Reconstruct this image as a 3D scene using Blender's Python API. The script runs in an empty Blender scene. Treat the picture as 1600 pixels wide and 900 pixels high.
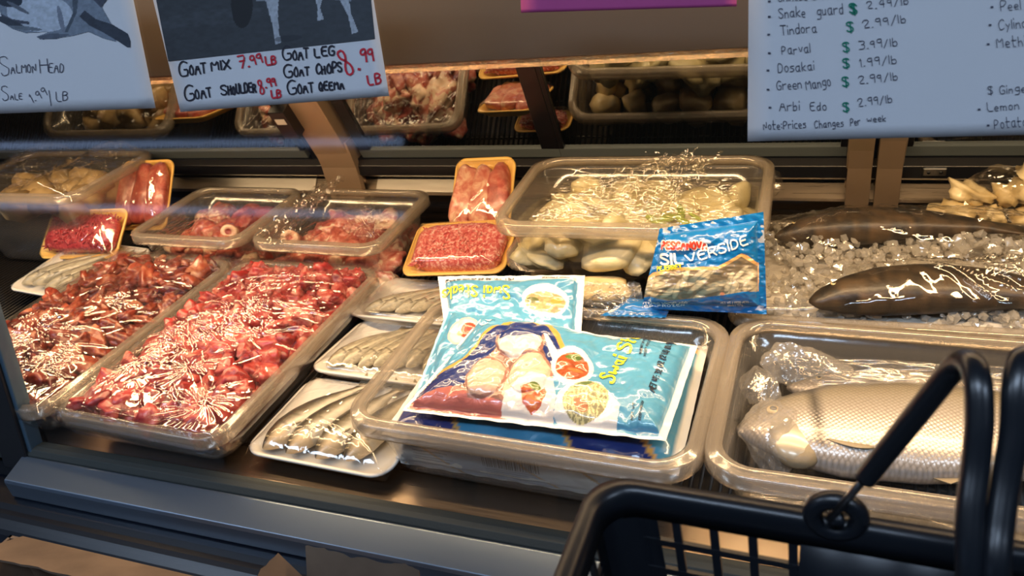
import bpy, bmesh, math, random
import numpy as np
from mathutils import Vector, Matrix
random.seed(7); RNG = np.random.default_rng(7)
PI = math.pi
SC = bpy.context.scene
COL = SC.collection

# ------------------------------------------------------------------ measured camera (1600 x 900 photograph)
CW = np.array([0.0, 0.0, 0.75])
RX = np.array([0.93441259, 0.055538, -0.35183611])
RY = np.array([0.3288822, -0.51384182, 0.79234026])
RZ = np.array([-0.13678311, -0.85608534, -0.49840572])
RM = np.array([RX, RY, RZ])
F = 1229.0
def ray(px, py): return RM @ np.array([px - 800.0, py - 450.0, F])
def at_z(px, py, z=0.0):
    d = ray(px, py); return CW + d * ((z - CW[2]) / d[2])
def at_y(px, py, y):
    d = ray(px, py); return CW + d * ((y - CW[1]) / d[1])
GY0, GK = 0.625, 0.2                       # front glass: y = GY0 + GK z
def at_glass(px, py, off=0.0):
    d = ray(px, py); t = (GY0 + off + GK * CW[2]) / (d[1] - GK * d[2]); return CW + d * t
def proj(P):
    q = (np.asarray(P) - CW) @ RM
    return np.stack([800 + F * q[..., 0] / q[..., 2], 450 + F * q[..., 1] / q[..., 2]], -1)

cam = bpy.data.cameras.new('camera'); camo = bpy.data.objects.new('camera', cam); COL.objects.link(camo)
m = Matrix.Identity(4)
for i in range(3):
    m[i][0] = RM[i][0]; m[i][1] = -RM[i][1]; m[i][2] = -RM[i][2]; m[i][3] = CW[i]
camo.matrix_world = m
cam.sensor_width = 36; cam.lens = F / 1600 * 36; cam.clip_start = 0.01
cam.dof.use_dof = True; cam.dof.focus_distance = 1.0; cam.dof.aperture_fstop = 10.0
SC.camera = camo
SC.view_settings.view_transform = 'Standard'; SC.view_settings.look = 'None'
SC.view_settings.gamma = 1; SC.view_settings.use_curve_mapping = False
SC.view_settings.exposure = 0.0
SC.cycles.max_bounces = 12; SC.cycles.transparent_max_bounces = 48
SC.cycles.diffuse_bounces = 3; SC.cycles.glossy_bounces = 4; SC.cycles.transmission_bounces = 6
SC.cycles.caustics_reflective = False; SC.cycles.caustics_refractive = False
SC.cycles.sample_clamp_indirect = 6; SC.cycles.use_denoising = True

w = bpy.data.worlds.new('store_air'); SC.world = w; w.use_nodes = True
w.node_tree.nodes['Background'].inputs[0].default_value = (0.25, 0.33, 0.45, 1)
w.node_tree.nodes['Background'].inputs[1].default_value = 0.15

WARM = (1.0, 0.68, 0.37); COOL = (0.60, 0.76, 1.0)
def area(name, loc, size, size_y, power, color, rot=(0, 0, 0)):
    l = bpy.data.lights.new(name, 'AREA'); l.shape = 'RECTANGLE'; l.size = size; l.size_y = size_y
    l.energy = power; l.color = color
    o = bpy.data.objects.new(name, l); o.location = loc; o.rotation_euler = rot; COL.objects.link(o); return o
area('case_lamp_light', (-0.45, 0.93, 0.535), 2.9, 0.035, 18.5, WARM, (math.radians(4), 0, 0))
area('case_front_lamp_light', (-0.45, 0.80, 0.80), 2.9, 0.03, 12, WARM, (math.radians(8), 0, 0))
for k, x in enumerate((-2.6, -0.4, 1.8)):
    area('store_light', (x, -0.75, 2.15), 1.2, 0.28, 30, COOL)

# ------------------------------------------------------------------ object helpers
def tag(o, label=None, cat=None, group=None, kind=None):
    if label: o['label'] = label
    if cat: o['category'] = cat
    if group: o['group'] = group
    if kind: o['kind'] = kind
    return o
def empty(name, loc, label=None, cat=None, group=None, kind=None):
    o = bpy.data.objects.new(name, None); COL.objects.link(o); o.location = [float(v) for v in loc]
    o.empty_display_size = 0.02
    return tag(o, label, cat, group, kind)
def mesh(name, V, Fc, mat, parent=None, cols=None, smooth=True, mats=None, fmat=None):
    me = bpy.data.meshes.new(name)
    V = np.asarray(V, dtype=float)
    me.from_pydata(V.tolist(), [], Fc if isinstance(Fc, list) else Fc.tolist())
    if mats:
        for q in mats: me.materials.append(q)
        if fmat is not None: me.polygons.foreach_set('material_index', fmat)
    elif mat: me.materials.append(mat)
    if cols is not None:
        a = me.color_attributes.new('Col', 'FLOAT_COLOR', 'POINT')
        c = np.ones((len(V), 4), dtype=np.float32); c[:, :3] = np.asarray(cols).reshape(-1, 3)
        a.data.foreach_set('color', c.ravel())
    me.polygons.foreach_set('use_smooth', [smooth] * len(me.polygons))
    me.update()
    o = bpy.data.objects.new(name, me); COL.objects.link(o)
    if parent is not None: attach(o, parent)
    return o
def attach(o, parent):
    o.parent = parent
    if parent.type == 'EMPTY':
        o.matrix_parent_inverse = Matrix.Translation(-Vector(parent.location))
class MB:
    def __init__(s): s.V = []; s.F = []; s.C = []; s.n = 0
    def add(s, V, Fc, c=None):
        V = np.asarray(V, float); s.V.append(V)
        s.F += [[i + s.n for i in f] for f in (Fc if isinstance(Fc, list) else Fc.tolist())]
        s.n += len(V)
        if c is not None:
            c = np.asarray(c, float)
            s.C.append(np.broadcast_to(c, (len(V), 3)) if c.ndim == 1 else c)
        return s
    def build(s, name, mat, parent=None, smooth=True):
        return mesh(name, np.concatenate(s.V), s.F, mat, parent, np.concatenate(s.C) if s.C else None, smooth)
def xf(M, V):
    V = np.asarray(V, float); A = np.array(M)
    return V @ A[:3, :3].T + A[:3, 3]
def T(x, y, z, rz=0, rx=0, ry=0):
    return Matrix.Translation((x, y, z)) @ Matrix.Rotation(rz, 4, 'Z') @ Matrix.Rotation(rx, 4, 'X') @ Matrix.Rotation(ry, 4, 'Y')
def frame(O, Xp, Yp):
    """matrix with origin O, x axis towards Xp, y axis roughly towards Yp; returns M, len x, len y"""
    O, Xp, Yp = map(Vector, (O, Xp, Yp))
    x = Xp - O; lx = x.length; x = x.normalized(); y = Yp - O; ly = y.length
    z = x.cross(y).normalized(); y = z.cross(x)
    M = Matrix.Identity(4)
    for i in range(3): M[i][0], M[i][1], M[i][2], M[i][3] = x[i], y[i], z[i], O[i]
    return M, lx, ly
def loft(rings, cap0=False, cap1=False, loop=False):
    n = len(rings[0]); V = np.concatenate(rings); Fc = []
    R = len(rings)
    for r in range(R if loop else R - 1):
        a = r * n; b = ((r + 1) % R) * n
        for i in range(n):
            j = (i + 1) % n; Fc.append([a + i, a + j, b + j, b + i])
    if cap0: Fc.append(list(range(n))[::-1])
    if cap1: Fc.append([(R - 1) * n + i for i in range(n)])
    return V, Fc
def rr(hw, hd, r, z, n=5):
    r = min(r, hw * .99, hd * .99); P = []
    for cx, cy, a0 in ((1, 1, 0), (-1, 1, PI / 2), (-1, -1, PI), (1, -1, 1.5 * PI)):
        for k in range(n + 1):
            a = a0 + k * PI / 2 / n
            P.append((cx * (hw - r) + r * math.cos(a), cy * (hd - r) + r * math.sin(a), z))
    return np.array(P)
def tube(P, r, seg=8, cap=True):
    P = [Vector(p) for p in P]; rings = []
    rad = r if hasattr(r, '__len__') else [r] * len(P)
    up = None
    for i, p in enumerate(P):
        t = (P[min(i + 1, len(P) - 1)] - P[max(i - 1, 0)]).normalized()
        if up is None:
            up = Vector((0, 0, 1)) if abs(t.z) < .9 else Vector((1, 0, 0))
        s = t.cross(up).normalized(); up = s.cross(t).normalized()
        rings.append(np.array([tuple(p + (s * math.cos(a) + up * math.sin(a)) * rad[i]) for a in [2 * PI * k / seg for k in range(seg)]]))
    return loft(rings, cap, cap)
def spline(P, n=8):
    P = [Vector(p) for p in P]; out = []
    for i in range(len(P) - 1):
        p0 = P[max(i - 1, 0)]; p1 = P[i]; p2 = P[i + 1]; p3 = P[min(i + 2, len(P) - 1)]
        for k in range(n):
            t = k / n
            out.append(.5 * ((2 * p1) + (p2 - p0) * t + (2 * p0 - 5 * p1 + 4 * p2 - p3) * t * t + (3 * p1 - p0 - 3 * p2 + p3) * t ** 3))
    out.append(P[-1]); return out
def boxv(x0, x1, y0, y1, z0, z1):
    V = [(x0, y0, z0), (x1, y0, z0), (x1, y1, z0), (x0, y1, z0), (x0, y0, z1), (x1, y0, z1), (x1, y1, z1), (x0, y1, z1)]
    return np.array(V, float), [[0, 3, 2, 1], [4, 5, 6, 7], [0, 1, 5, 4], [1, 2, 6, 5], [2, 3, 7, 6], [3, 0, 4, 7]]
def bevelled(o, wd=0.002, seg=2):
    md = o.modifiers.new('bevel', 'BEVEL'); md.width = wd; md.segments = seg; md.limit_method = 'ANGLE'; md.angle_limit = .6
    return o
def box(name, x0, x1, y0, y1, z0, z1, mat, parent=None, bev=0.002):
    V, Fc = boxv(x0, x1, y0, y1, z0, z1); o = mesh(name, V, Fc, mat, parent, smooth=False)
    return bevelled(o, bev) if bev else o
def prism(name, prof, x0, x1, mat, parent=None, bev=0.0, smooth=False):
    n = len(prof); V = [(x0, y, z) for y, z in prof] + [(x1, y, z) for y, z in prof]
    Fc = [[i, (i + 1) % n, n + (i + 1) % n, n + i] for i in range(n)] + [list(range(n))[::-1], list(range(n, 2 * n))]
    o = mesh(name, V, Fc, mat, parent, smooth=smooth)
    bm = bmesh.new(); bm.from_mesh(o.data); bmesh.ops.recalc_face_normals(bm, faces=bm.faces); bm.to_mesh(o.data); bm.free()
    return bevelled(o, bev) if bev else o
def gridf(nu, nv, off=0):
    i = np.arange(nu * nv).reshape(nv, nu) + off
    return np.stack([i[:-1, :-1].ravel(), i[:-1, 1:].ravel(), i[1:, 1:].ravel(), i[1:, :-1].ravel()], 1)

# ------------------------------------------------------------------ numeric noise
def vnoise(x, y, seed=0):
    t = np.random.default_rng(seed).random((64, 64))
    xi = np.floor(x).astype(int); yi = np.floor(y).astype(int); fx = x - xi; fy = y - yi
    fx = fx * fx * (3 - 2 * fx); fy = fy * fy * (3 - 2 * fy)
    a = t[yi % 64, xi % 64]; b = t[yi % 64, (xi + 1) % 64]; c = t[(yi + 1) % 64, xi % 64]; d = t[(yi + 1) % 64, (xi + 1) % 64]
    return (a * (1 - fx) + b * fx) * (1 - fy) + (c * (1 - fx) + d * fx) * fy
def fbm(x, y, seed=0, o=3):
    s = 0; a = 1; n = 0
    for k in range(o): s = s + a * vnoise(x * 2 ** k, y * 2 ** k, seed + k); n += a; a *= .5
    return s / n
def worley(x, y, n, seed, sx=1, sy=1, ang=0):
    r = np.random.default_rng(seed); x0, x1, y0, y1 = x.min(), x.max(), y.min(), y.max()
    px = r.uniform(x0, x1, n); py = r.uniform(y0, y1, n)
    ca, sa = math.cos(ang), math.sin(ang); best = np.full(x.shape, 1e9); sec = best.copy()
    for a, b in zip(px, py):
        dx, dy = x - a, y - b
        d = np.sqrt(((dx * ca + dy * sa) / sx) ** 2 + ((-dx * sa + dy * ca) / sy) ** 2)
        sec = np.minimum(sec, np.maximum(best, d)); best = np.minimum(best, d)
    return best, sec
def creases(X, Y, lines):
    """lines: x0,y0,x1,y1,amp,width; tapered ridges"""
    Z = np.zeros_like(X)
    for x0, y0, x1, y1, a, wd in lines:
        dx, dy = x1 - x0, y1 - y0; L = math.hypot(dx, dy) + 1e-9; dx /= L; dy /= L
        s = (X - x0) * dx + (Y - y0) * dy; d = -(X - x0) * dy + (Y - y0) * dx
        d = d + .002 * np.sin(s * 60 + x0 * 99)
        Z += a * np.exp(-(d / wd) ** 2) * np.clip(s / L * 4, 0, 1) * np.clip((1 - s / L) * 2.5, 0, 1)
    return Z
def burst(cx, cy, n, L, amp=.0012, wd=.0013, a0=0, a1=2 * PI, seed=0):
    r = random.Random(seed); out = []
    for k in range(n):
        a = a0 + (a1 - a0) * r.random(); l = L * (.35 + .65 * r.random()); s = .006 * r.random()
        out.append((cx + s * math.cos(a), cy + s * math.sin(a), cx + l * math.cos(a), cy + l * math.sin(a), amp * (.5 + r.random()) * (1 if r.random() < .7 else -1), wd * (.7 + .8 * r.random())))
    return out
def streaks(x0, x1, y0, y1, n, L, ang, spread=.25, amp=.001, wd=.0013, seed=0):
    r = random.Random(seed); out = []
    for k in range(n):
        x, y = r.uniform(x0, x1), r.uniform(y0, y1); a = ang + r.gauss(0, spread); l = L * (.4 + r.random())
        out.append((x, y, x + l * math.cos(a), y + l * math.sin(a), amp * (.5 + r.random()), wd * (.7 + r.random() * .8)))
    return out

# ------------------------------------------------------------------ materials
class NT:
    def __init__(s, name):
        s.m = bpy.data.materials.new(name); s.m.use_nodes = True; s.t = s.m.node_tree; s.t.nodes.clear()
        s.out = s.n('ShaderNodeOutputMaterial')
    def n(s, typ, **k):
        q = s.t.nodes.new(typ)
        for a, b in k.items(): setattr(q, a, b)
        return q
    def l(s, a, b): s.t.links.new(a, b); return s
    def set(s, node, **k):
        for a, b in k.items():
            inp = node.inputs[a.replace('_', ' ')]
            if hasattr(b, 'is_output') or isinstance(b, bpy.types.NodeSocket): s.l(b, inp)
            else: inp.default_value = (tuple(b) + (1,) if isinstance(b, tuple) and len(b) == 3 and inp.type == 'RGBA' else b)
        return node
    def noise(s, scale, detail=3, rough=.5, dist=0, vec=None, out='Fac'):
        q = s.n('ShaderNodeTexNoise'); s.set(q, Scale=scale, Detail=detail, Roughness=rough, Distortion=dist)
        s.l(vec if vec is not None else s.coord(), q.inputs['Vector']); return q.outputs[out]
    def coord(s, which='Object', scale=None):
        q = s.n('ShaderNodeTexCoord').outputs[which]
        if scale:
            mp = s.n('ShaderNodeMapping'); mp.inputs['Scale'].default_value = scale; s.l(q, mp.inputs['Vector']); return mp.outputs[0]
        return q
    def ramp(s, fac, stops):
        q = s.n('ShaderNodeValToRGB'); e = q.color_ramp.elements
        while len(e) < len(stops): e.new(.5)
        for a, (p, c) in zip(e, stops): a.position = p; a.color = tuple(c) + (1,) if len(c) == 3 else c
        s.l(fac, q.inputs[0]); return q.outputs[0]
    def math(s, op, a, b=0.0, clamp=False):
        q = s.n('ShaderNodeMath', operation=op, use_clamp=clamp)
        for i, v in enumerate((a, b)):
            if isinstance(v, (int, float)): q.inputs[i].default_value = v
            else: s.l(v, q.inputs[i])
        return q.outputs[0]
    def bump(s, h, strength=.3, dist=.002):
        q = s.n('ShaderNodeBump'); s.set(q, Strength=strength, Distance=dist); s.l(h, q.inputs['Height']); return q.outputs[0]
    def schlick(s, f0, normal=None, gain=1.0):
        q = s.n('ShaderNodeLayerWeight'); q.inputs['Blend'].default_value = .5
        if normal is not None: s.l(normal, q.inputs['Normal'])
        p = s.math('POWER', q.outputs['Facing'], 4.0)
        return s.math('ADD', s.math('MULTIPLY', p, (1 - f0) * gain), f0, True)
    def mix(s, fac, a, b):
        q = s.n('ShaderNodeMixShader')
        if isinstance(fac, (int, float)): q.inputs[0].default_value = fac
        else: s.l(fac, q.inputs[0])
        s.l(a, q.inputs[1]); s.l(b, q.inputs[2]); return q.outputs[0]
    def surf(s, sh): s.l(sh, s.out.inputs['Surface']); return s.m
def pbr(name, color=(.5, .5, .5), rough=.5, metal=0, spec=.5, coat=0, crough=.1, bump=None, noise=None, var=0.0, sss=0, aniso=0, vcol=False):
    t = NT(name); p = t.n('ShaderNodeBsdfPrincipled')
    t.set(p, Roughness=rough, Metallic=metal)
    p.inputs['Specular IOR Level'].default_value = spec; p.inputs['Coat Weight'].default_value = coat; p.inputs['Coat Roughness'].default_value = crough
    if sss:
        p.inputs['Subsurface Weight'].default_value = sss; p.inputs['Subsurface Scale'].default_value = .004; p.inputs['Subsurface Radius'].default_value = (1, .35, .2)
    if vcol:
        a = t.n('ShaderNodeVertexColor'); a.layer_name = 'Col'; t.l(a.outputs[0], p.inputs['Base Color'])
    elif noise:
        sc, c2 = noise[0], noise[1]
        t.l(t.ramp(t.noise(sc, 4), [(.35, color), (.65, c2)]), p.inputs['Base Color'])
    else: t.set(p, Base_Color=color)
    if bump: t.l(t.bump(t.noise(bump[0], 4, dist=bump[3] if len(bump) > 3 else 0), bump[1], bump[2]), p.inputs['Normal'])
    return t.surf(p.outputs[0])
def clear(name, tint=(1, 1, 1), haze=.2, hazecol=(.8, .75, .68), f0=.06, rough=.1, bump=None, gain=1.0, trans=.5):
    t = NT(name); nrm = t.bump(t.noise(bump[0], 3, dist=bump[3] if len(bump) > 3 else 0, vec=t.coord('Object', bump[4]) if len(bump) > 4 else None), bump[1], bump[2]) if bump else None
    tr = t.n('ShaderNodeBsdfTransparent'); t.set(tr, Color=tint)
    df = t.n('ShaderNodeBsdfDiffuse'); t.set(df, Color=hazecol)
    tl = t.n('ShaderNodeBsdfTranslucent'); t.set(tl, Color=hazecol)
    gl = t.n('ShaderNodeBsdfGlossy'); t.set(gl, Roughness=rough, Color=(1, 1, 1))
    if nrm is not None:
        t.l(nrm, gl.inputs['Normal'])
    hz = t.mix(trans, df.outputs[0], tl.outputs[0])
    body = t.mix(haze, tr.outputs[0], hz) if haze > 0 else tr.outputs[0]
    return t.surf(t.mix(t.schlick(f0, nrm, gain), body, gl.outputs[0]))
def emit(name, color, s):
    t = NT(name); e = t.n('ShaderNodeEmission'); t.set(e, Color=color, Strength=s); return t.surf(e.outputs[0])

M_TUB = clear('clear_tub_plastic', (.97, .96, .94), .11, (.62, .58, .53), .05, .12, (9, .15, .01), .5)
M_RIM = clear('clear_tub_rim_plastic', (.93, .90, .86), .34, (.72, .62, .50), .09, .16, (60, .15, .002), .7)
M_FILM = clear('cling_film', (.99, .98, .96), .010, (.9, .8, .7), .075, .075, (30, .12, .004, 1.2), .9)
M_BAGFILM = clear('plastic_bag_film', (.97, .96, .95), .11, (.85, .8, .74), .11, .14, (35, .25, .004, 1.5), .9)
M_TIGHT = clear('tight_cling_film', (.99, .98, .96), .008, (.9, .8, .7), .125, .085, (30, .12, .004, 1.2), .9)
M_HAZEBAG = clear('hazy_plastic_bag', (.97, .96, .95), .26, (.85, .8, .74), .14, .14, (35, .3, .004, 1.5), .9)
M_GLASS = clear('case_glass', (.97, .985, .98), 0, (1, 1, 1), .04, .045, None, .6)
M_MIRROR = NT('dark_reflective_door_glass')
_g = M_MIRROR.n('ShaderNodeBsdfGlossy'); M_MIRROR.set(_g, Roughness=.02, Color=(.70, .72, .72))
_d = M_MIRROR.n('ShaderNodeBsdfDiffuse'); M_MIRROR.set(_d, Color=(.01, .013, .015)); M_MIRROR = M_MIRROR.surf(M_MIRROR.mix(.85, _d.outputs[0], _g.outputs[0]))
def steel(name, col, rough, sc=(4, 200, 200)):
    t = NT(name); p = t.n('ShaderNodeBsdfPrincipled'); t.set(p, Base_Color=col, Metallic=1.0, Roughness=rough)
    n = t.noise(3, 3, vec=t.coord('Object', sc)); t.l(t.bump(n, .05, .001), p.inputs['Normal'])
    t.l(t.math('MULTIPLY_ADD', n, .18) if 0 else t.math('ADD', t.math('MULTIPLY', n, .2), rough - .1), p.inputs['Roughness']); return t.surf(p.outputs[0])
M_STEEL = steel('stainless_steel', (.60, .57, .53), .30)
M_RAIL = pbr('brushed_rail_steel', (.19, .24, .31), .30, .75)
M_CANOPY = pbr('canopy_steel', (.23, .18, .14), .5, .75)
M_BLACK = pbr('black_plastic', (.012, .013, .016), .38)
M_GASKET = pbr('dark_rubber_gasket', (.03, .035, .032), .7, bump=(300, .3, .001))
M_TRACK = pbr('black_door_track', (.006, .006, .008), .3)
M_BUMPER = pbr('blue_black_bumper', (.003, .005, .010), .33, spec=.5)
M_RACK = pbr('black_wire_coating', (.014, .012, .011), .4)
M_PAN = pbr('dark_pan_floor', (.03, .022, .016), .45)
M_WFOAM = pbr('white_foam', (.74, .70, .63), .5, bump=(700, .12, .0005))
M_YFOAM = pbr('yellow_foam', (.86, .52, .13), .5, bump=(700, .12, .0005))
M_PAPER = pbr('white_paper', (.60, .62, .66), .8, bump=(6, .25, .01), vcol=False)
M_PRINT = pbr('printed_picture', vcol=True, rough=.75)
M_POUCH = pbr('printed_pouch', vcol=True, rough=.30, coat=.8, crough=.08, bump=(45, .5, .003, 1.0))
M_FISH = pbr('wet_fish_skin', vcol=True, rough=.34, spec=.5, coat=.3, crough=.15, bump=(380, .4, .0008))
M_FIN = pbr('fish_fin', (.24, .19, .12), .45, bump=(200, .3, .001))
M_PINK = pbr('magenta_paper', (.46, .06, .24), .7)
M_INK = pbr('black_marker_ink', (.015, .016, .03), .6)
M_FAINT = pbr('thin_pen_ink', (.05, .055, .09), .6)
M_RED = pbr('red_marker_ink', (.55, .02, .04), .6)
M_GREEN = pbr('green_marker_ink', (.0, .20, .13), .6)
M_YINK = pbr('yellow_pouch_lettering', (.80, .72, .03), .35, coat=.6)
M_WINK = pbr('white_pouch_lettering', (.85, .85, .85), .35, coat=.6)
M_RINK = pbr('red_pouch_lettering', (.70, .05, .02), .35, coat=.6)
M_KINK = pbr('black_pouch_lettering', (.01, .015, .03), .35, coat=.6)
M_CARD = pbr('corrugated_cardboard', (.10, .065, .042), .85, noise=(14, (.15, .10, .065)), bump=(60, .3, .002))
M_EDGE = pbr('torn_cardboard_edge', (.33, .2, .12), .9, bump=(300, .8, .003))
M_BASKET = pbr('black_basket_plastic', (.006, .008, .012), .34, spec=.5, bump=(500, .06, .0005))
M_SLEEVE = pbr('black_rubber_handle_sleeve', (.008, .01, .014), .28)
M_CHROME = pbr('handle_wire_metal', (.35, .35, .36), .3, 1.0)
M_FLOOR = pbr('store_floor', (.12, .11, .10), .5, noise=(2, (.2, .19, .18)))
M_WALL = pbr('store_wall', (.10, .11, .10), .8)
M_CEIL = pbr('store_ceiling', (.25, .26, .27), .9)
M_LAMP = emit('cool_lamp_tube', COOL, 14)
M_WLAMP = emit('warm_lamp_tube', WARM, 9)
M_SHELFLAMP = emit('cool_shelf_lamp', (.45, .62, 1.0), 3.6)

def meat_mat(name, lo, mid, hi, fat, fatpos=.66, rough=.32, scale=45):
    t = NT(name); p = t.n('ShaderNodeBsdfPrincipled'); oi = t.n('ShaderNodeObjectInfo')
    n1 = t.noise(scale, 4, .6, .6); off = t.math('MULTIPLY', t.math('SUBTRACT', oi.outputs['Random'], .5), .30)
    c = t.ramp(t.math('ADD', n1, off), [(.28, lo), (.45, mid), (.60, hi), (fatpos + .06, fat)])
    t.l(c, p.inputs['Base Color']); t.set(p, Roughness=rough); p.inputs['Coat Weight'].default_value = .35; p.inputs['Coat Roughness'].default_value = .12
    p.inputs['Subsurface Weight'].default_value = .15; p.inputs['Subsurface Scale'].default_value = .003; p.inputs['Subsurface Radius'].default_value = (1, .2, .12)
    t.l(t.bump(t.noise(180, 4, .6, 1), .5, .0012), p.inputs['Normal']); return t.surf(p.outputs[0])
M_BEEF = meat_mat('raw_beef', (.15, .009, .009), (.34, .024, .024), (.50, .075, .06), (.70, .34, .26), .67)
M_DBEEF = meat_mat('dark_raw_beef', (.07, .010, .005), (.19, .026, .013), (.34, .07, .035), (.5, .22, .12), .70)
M_GROUND = meat_mat('ground_beef', (.30, .02, .03), (.52, .06, .07), (.66, .16, .15), (.85, .5, .45), .64, .35, 160)
M_STRIP = meat_mat('veal_strips', (.34, .05, .04), (.52, .12, .09), (.66, .26, .19), (.8, .5, .36), .66)
M_GOAT = meat_mat('goat_meat', (.28, .04, .03), (.46, .10, .07), (.62, .26, .19), (.85, .62, .46), .58)
M_BONE = pbr('bone_and_fat', (.78, .55, .38), .4, coat=.4, noise=(60, (.66, .34, .22)), bump=(120, .3, .001))
M_PALE = pbr('pale_chicken', (.56, .47, .24), .4, coat=.4, noise=(30, (.68, .60, .38)), bump=(150, .5, .002))
M_TAN = pbr('tan_fish_pieces', (.58, .43, .20), .4, coat=.4, noise=(30, (.80, .66, .4)), bump=(100, .4, .002))
M_CARDT = pbr('brown_chicken', (.36, .24, .11), .5, noise=(40, (.5, .36, .18)))
M_LEAF = pbr('green_slices', (.20, .25, .03), .4, noise=(50, (.42, .45, .10)))
M_ICE = clear('crushed_ice', (.98, .97, .95), .45, (.98, .93, .84), .22, .10, (90, .5, .002), .9)

# ------------------------------------------------------------------ hand lettering: single-stroke letters
GL = {
'A': '023962 1555', 'B': '02093958573606 3655533202', 'C': '5849391806041232 53'.replace(' ', ''), 'D': '02093957543202', 'E': '52020959 0646', 'F': '020959 0646',
'G': '5839180604124253553 5'.replace(' ', ''), 'H': '0209 5259 0656', 'I': '0209', 'J': '4943221203', 'K': '0209 590552', 'L': '090252', 'M': '0209356962', 'N': '02095259',
'O': '39180604124254564839', 'P': '02093958573505', 'Q': '39180604124254564839 3452', 'R': '02093958573505 3552', 'S': '5849190807455453421203', 'T': '3239 0969',
'U': '090412425459', 'V': '093269', 'W': '0912365269', 'X': '0952 0259', 'Y': '0935 593532', 'Z': '09590252',
'a': '461604123244 464252', 'b': '0902 05263644321203', 'c': '4616041242', 'd': '461604123244 4942', 'e': '0444453616041242', 'f': '492822 0646', 'g': '4616041343 46413000',
'h': '0902 0526364442', 'i': '0602 0809', 'j': '36311000 3839', 'k': '0902 460442', 'l': '0902', 'm': '0602 05163632 35566562', 'n': '0602 0526364442', 'o': '2616041232443626',
'p': '0600 05263644321203', 'q': '4616041343 4640', 'r': '0602 052646', 's': '46160544433202', 't': '191232 0646', 'u': '0603123243 4642', 'v': '062246', 'w': '0612355266',
'x': '0642 0246', 'y': '0624 4610', 'z': '06460242', '0': '39180604124254564839', '1': '071912', '2': '071949570252', '3': '0949584626 46544202', '4': '390555 4942',
'5': '59090646544212 03', '6': '4918060412425445 3505'.replace(' ', ''), '7': '09592 2 1646'.replace(' 2 ', '2 '), '8': '36171949471412425436', '9': '4736160719494842', '$': '5849190807455453421203 3931', '/': '0149',
'.': '0212', ':': '0313 0616', '-': '0545', '(': '2917040221', ')': '0917140201', ',': '1200', "'": '0907', '*': '0506161505 0616', 'O.': '', '&': '52184938040312324 5'.replace(' ', ''), '+': '0545 2327',
}
def strokes(txt, slant=0.0, jit=0.0, space=2.2, rnd=None):
    """returns list of polylines in em units (cap height 7 -> 1.0) and total width"""
    x = 0; out = []; rnd = rnd or random
    for ch in txt:
        if ch == ' ': x += 4.5; continue
        g = GL.get(ch) or GL.get(ch.upper())
        mx = 0; dy = rnd.gauss(0, jit); sc = 1 + rnd.gauss(0, jit * .3)
        for st in g.split():
            if len(st) % 2: st = st[:-1]
            P = []
            for i in range(0, len(st), 2):
                a, b = int(st[i]), int(st[i + 1]) - 2; mx = max(mx, a)
                P.append((x + a * sc + slant * b + rnd.gauss(0, jit * .35), (b + dy) * sc + rnd.gauss(0, jit * .35)))
            out.append(P)
        x += mx + space
    return [[(a / 7, b / 7) for a, b in P] for P in out], (x - space) / 7
def chaikin(P):
    if len(P) < 3: return P
    Q = [P[0]]
    for a, b in zip(P[:-1], P[1:]):
        Q += [(a[0] * .75 + b[0] * .25, a[1] * .75 + b[1] * .25), (a[0] * .25 + b[0] * .75, a[1] * .25 + b[1] * .75)]
    return Q + [P[-1]]
def ribbon(mb, P, wd, fn, sub=None):
    """flat pen stroke through plane points P, mapped to space by fn(array Nx2)->Nx3"""
    if sub:
        Q = []
        for a, b in zip(P[:-1], P[1:]):
            n = max(1, int(math.hypot(b[0] - a[0], b[1] - a[1]) / sub))
            Q += [(a[0] + (b[0] - a[0]) * k / n, a[1] + (b[1] - a[1]) * k / n) for k in range(n)]
        P = Q + [P[-1]]
    P = np.array(P); n = len(P)
    if n < 2: return
    t = np.zeros_like(P); t[1:-1] = P[2:] - P[:-2]; t[0] = P[1] - P[0]; t[-1] = P[-1] - P[-2]
    t /= np.linalg.norm(t, axis=1)[:, None] + 1e-9; nn = np.stack([-t[:, 1], t[:, 0]], 1) * wd / 2
    P = P.copy(); P[0] -= t[0] * wd * .4; P[-1] += t[-1] * wd * .4
    V = fn(np.concatenate([P + nn, P - nn]))
    mb.add(V, [[i, n + i, n + i + 1, i + 1] for i in range(n - 1)])
def write(mb, txt, a, b, h, wd, fn, fit=True, slant=0, jit=0.0, smooth=1, sub=None, up=None):
    """write TXT from a to b (2-D points of the surface), cap height h"""
    st, W = strokes(txt, slant, jit); a = np.array(a, float); b = np.array(b, float); d = b - a; L = np.linalg.norm(d); d = d / L
    u = np.array([-d[1], d[0]]) if up is None else np.array(up, float); sx = L / W
    for P in st:
        for _ in range(smooth): P = chaikin(P)
        ribbon(mb, [tuple(a + d * x * sx + u * y * h) for x, y in P], wd, fn, sub)

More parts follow.
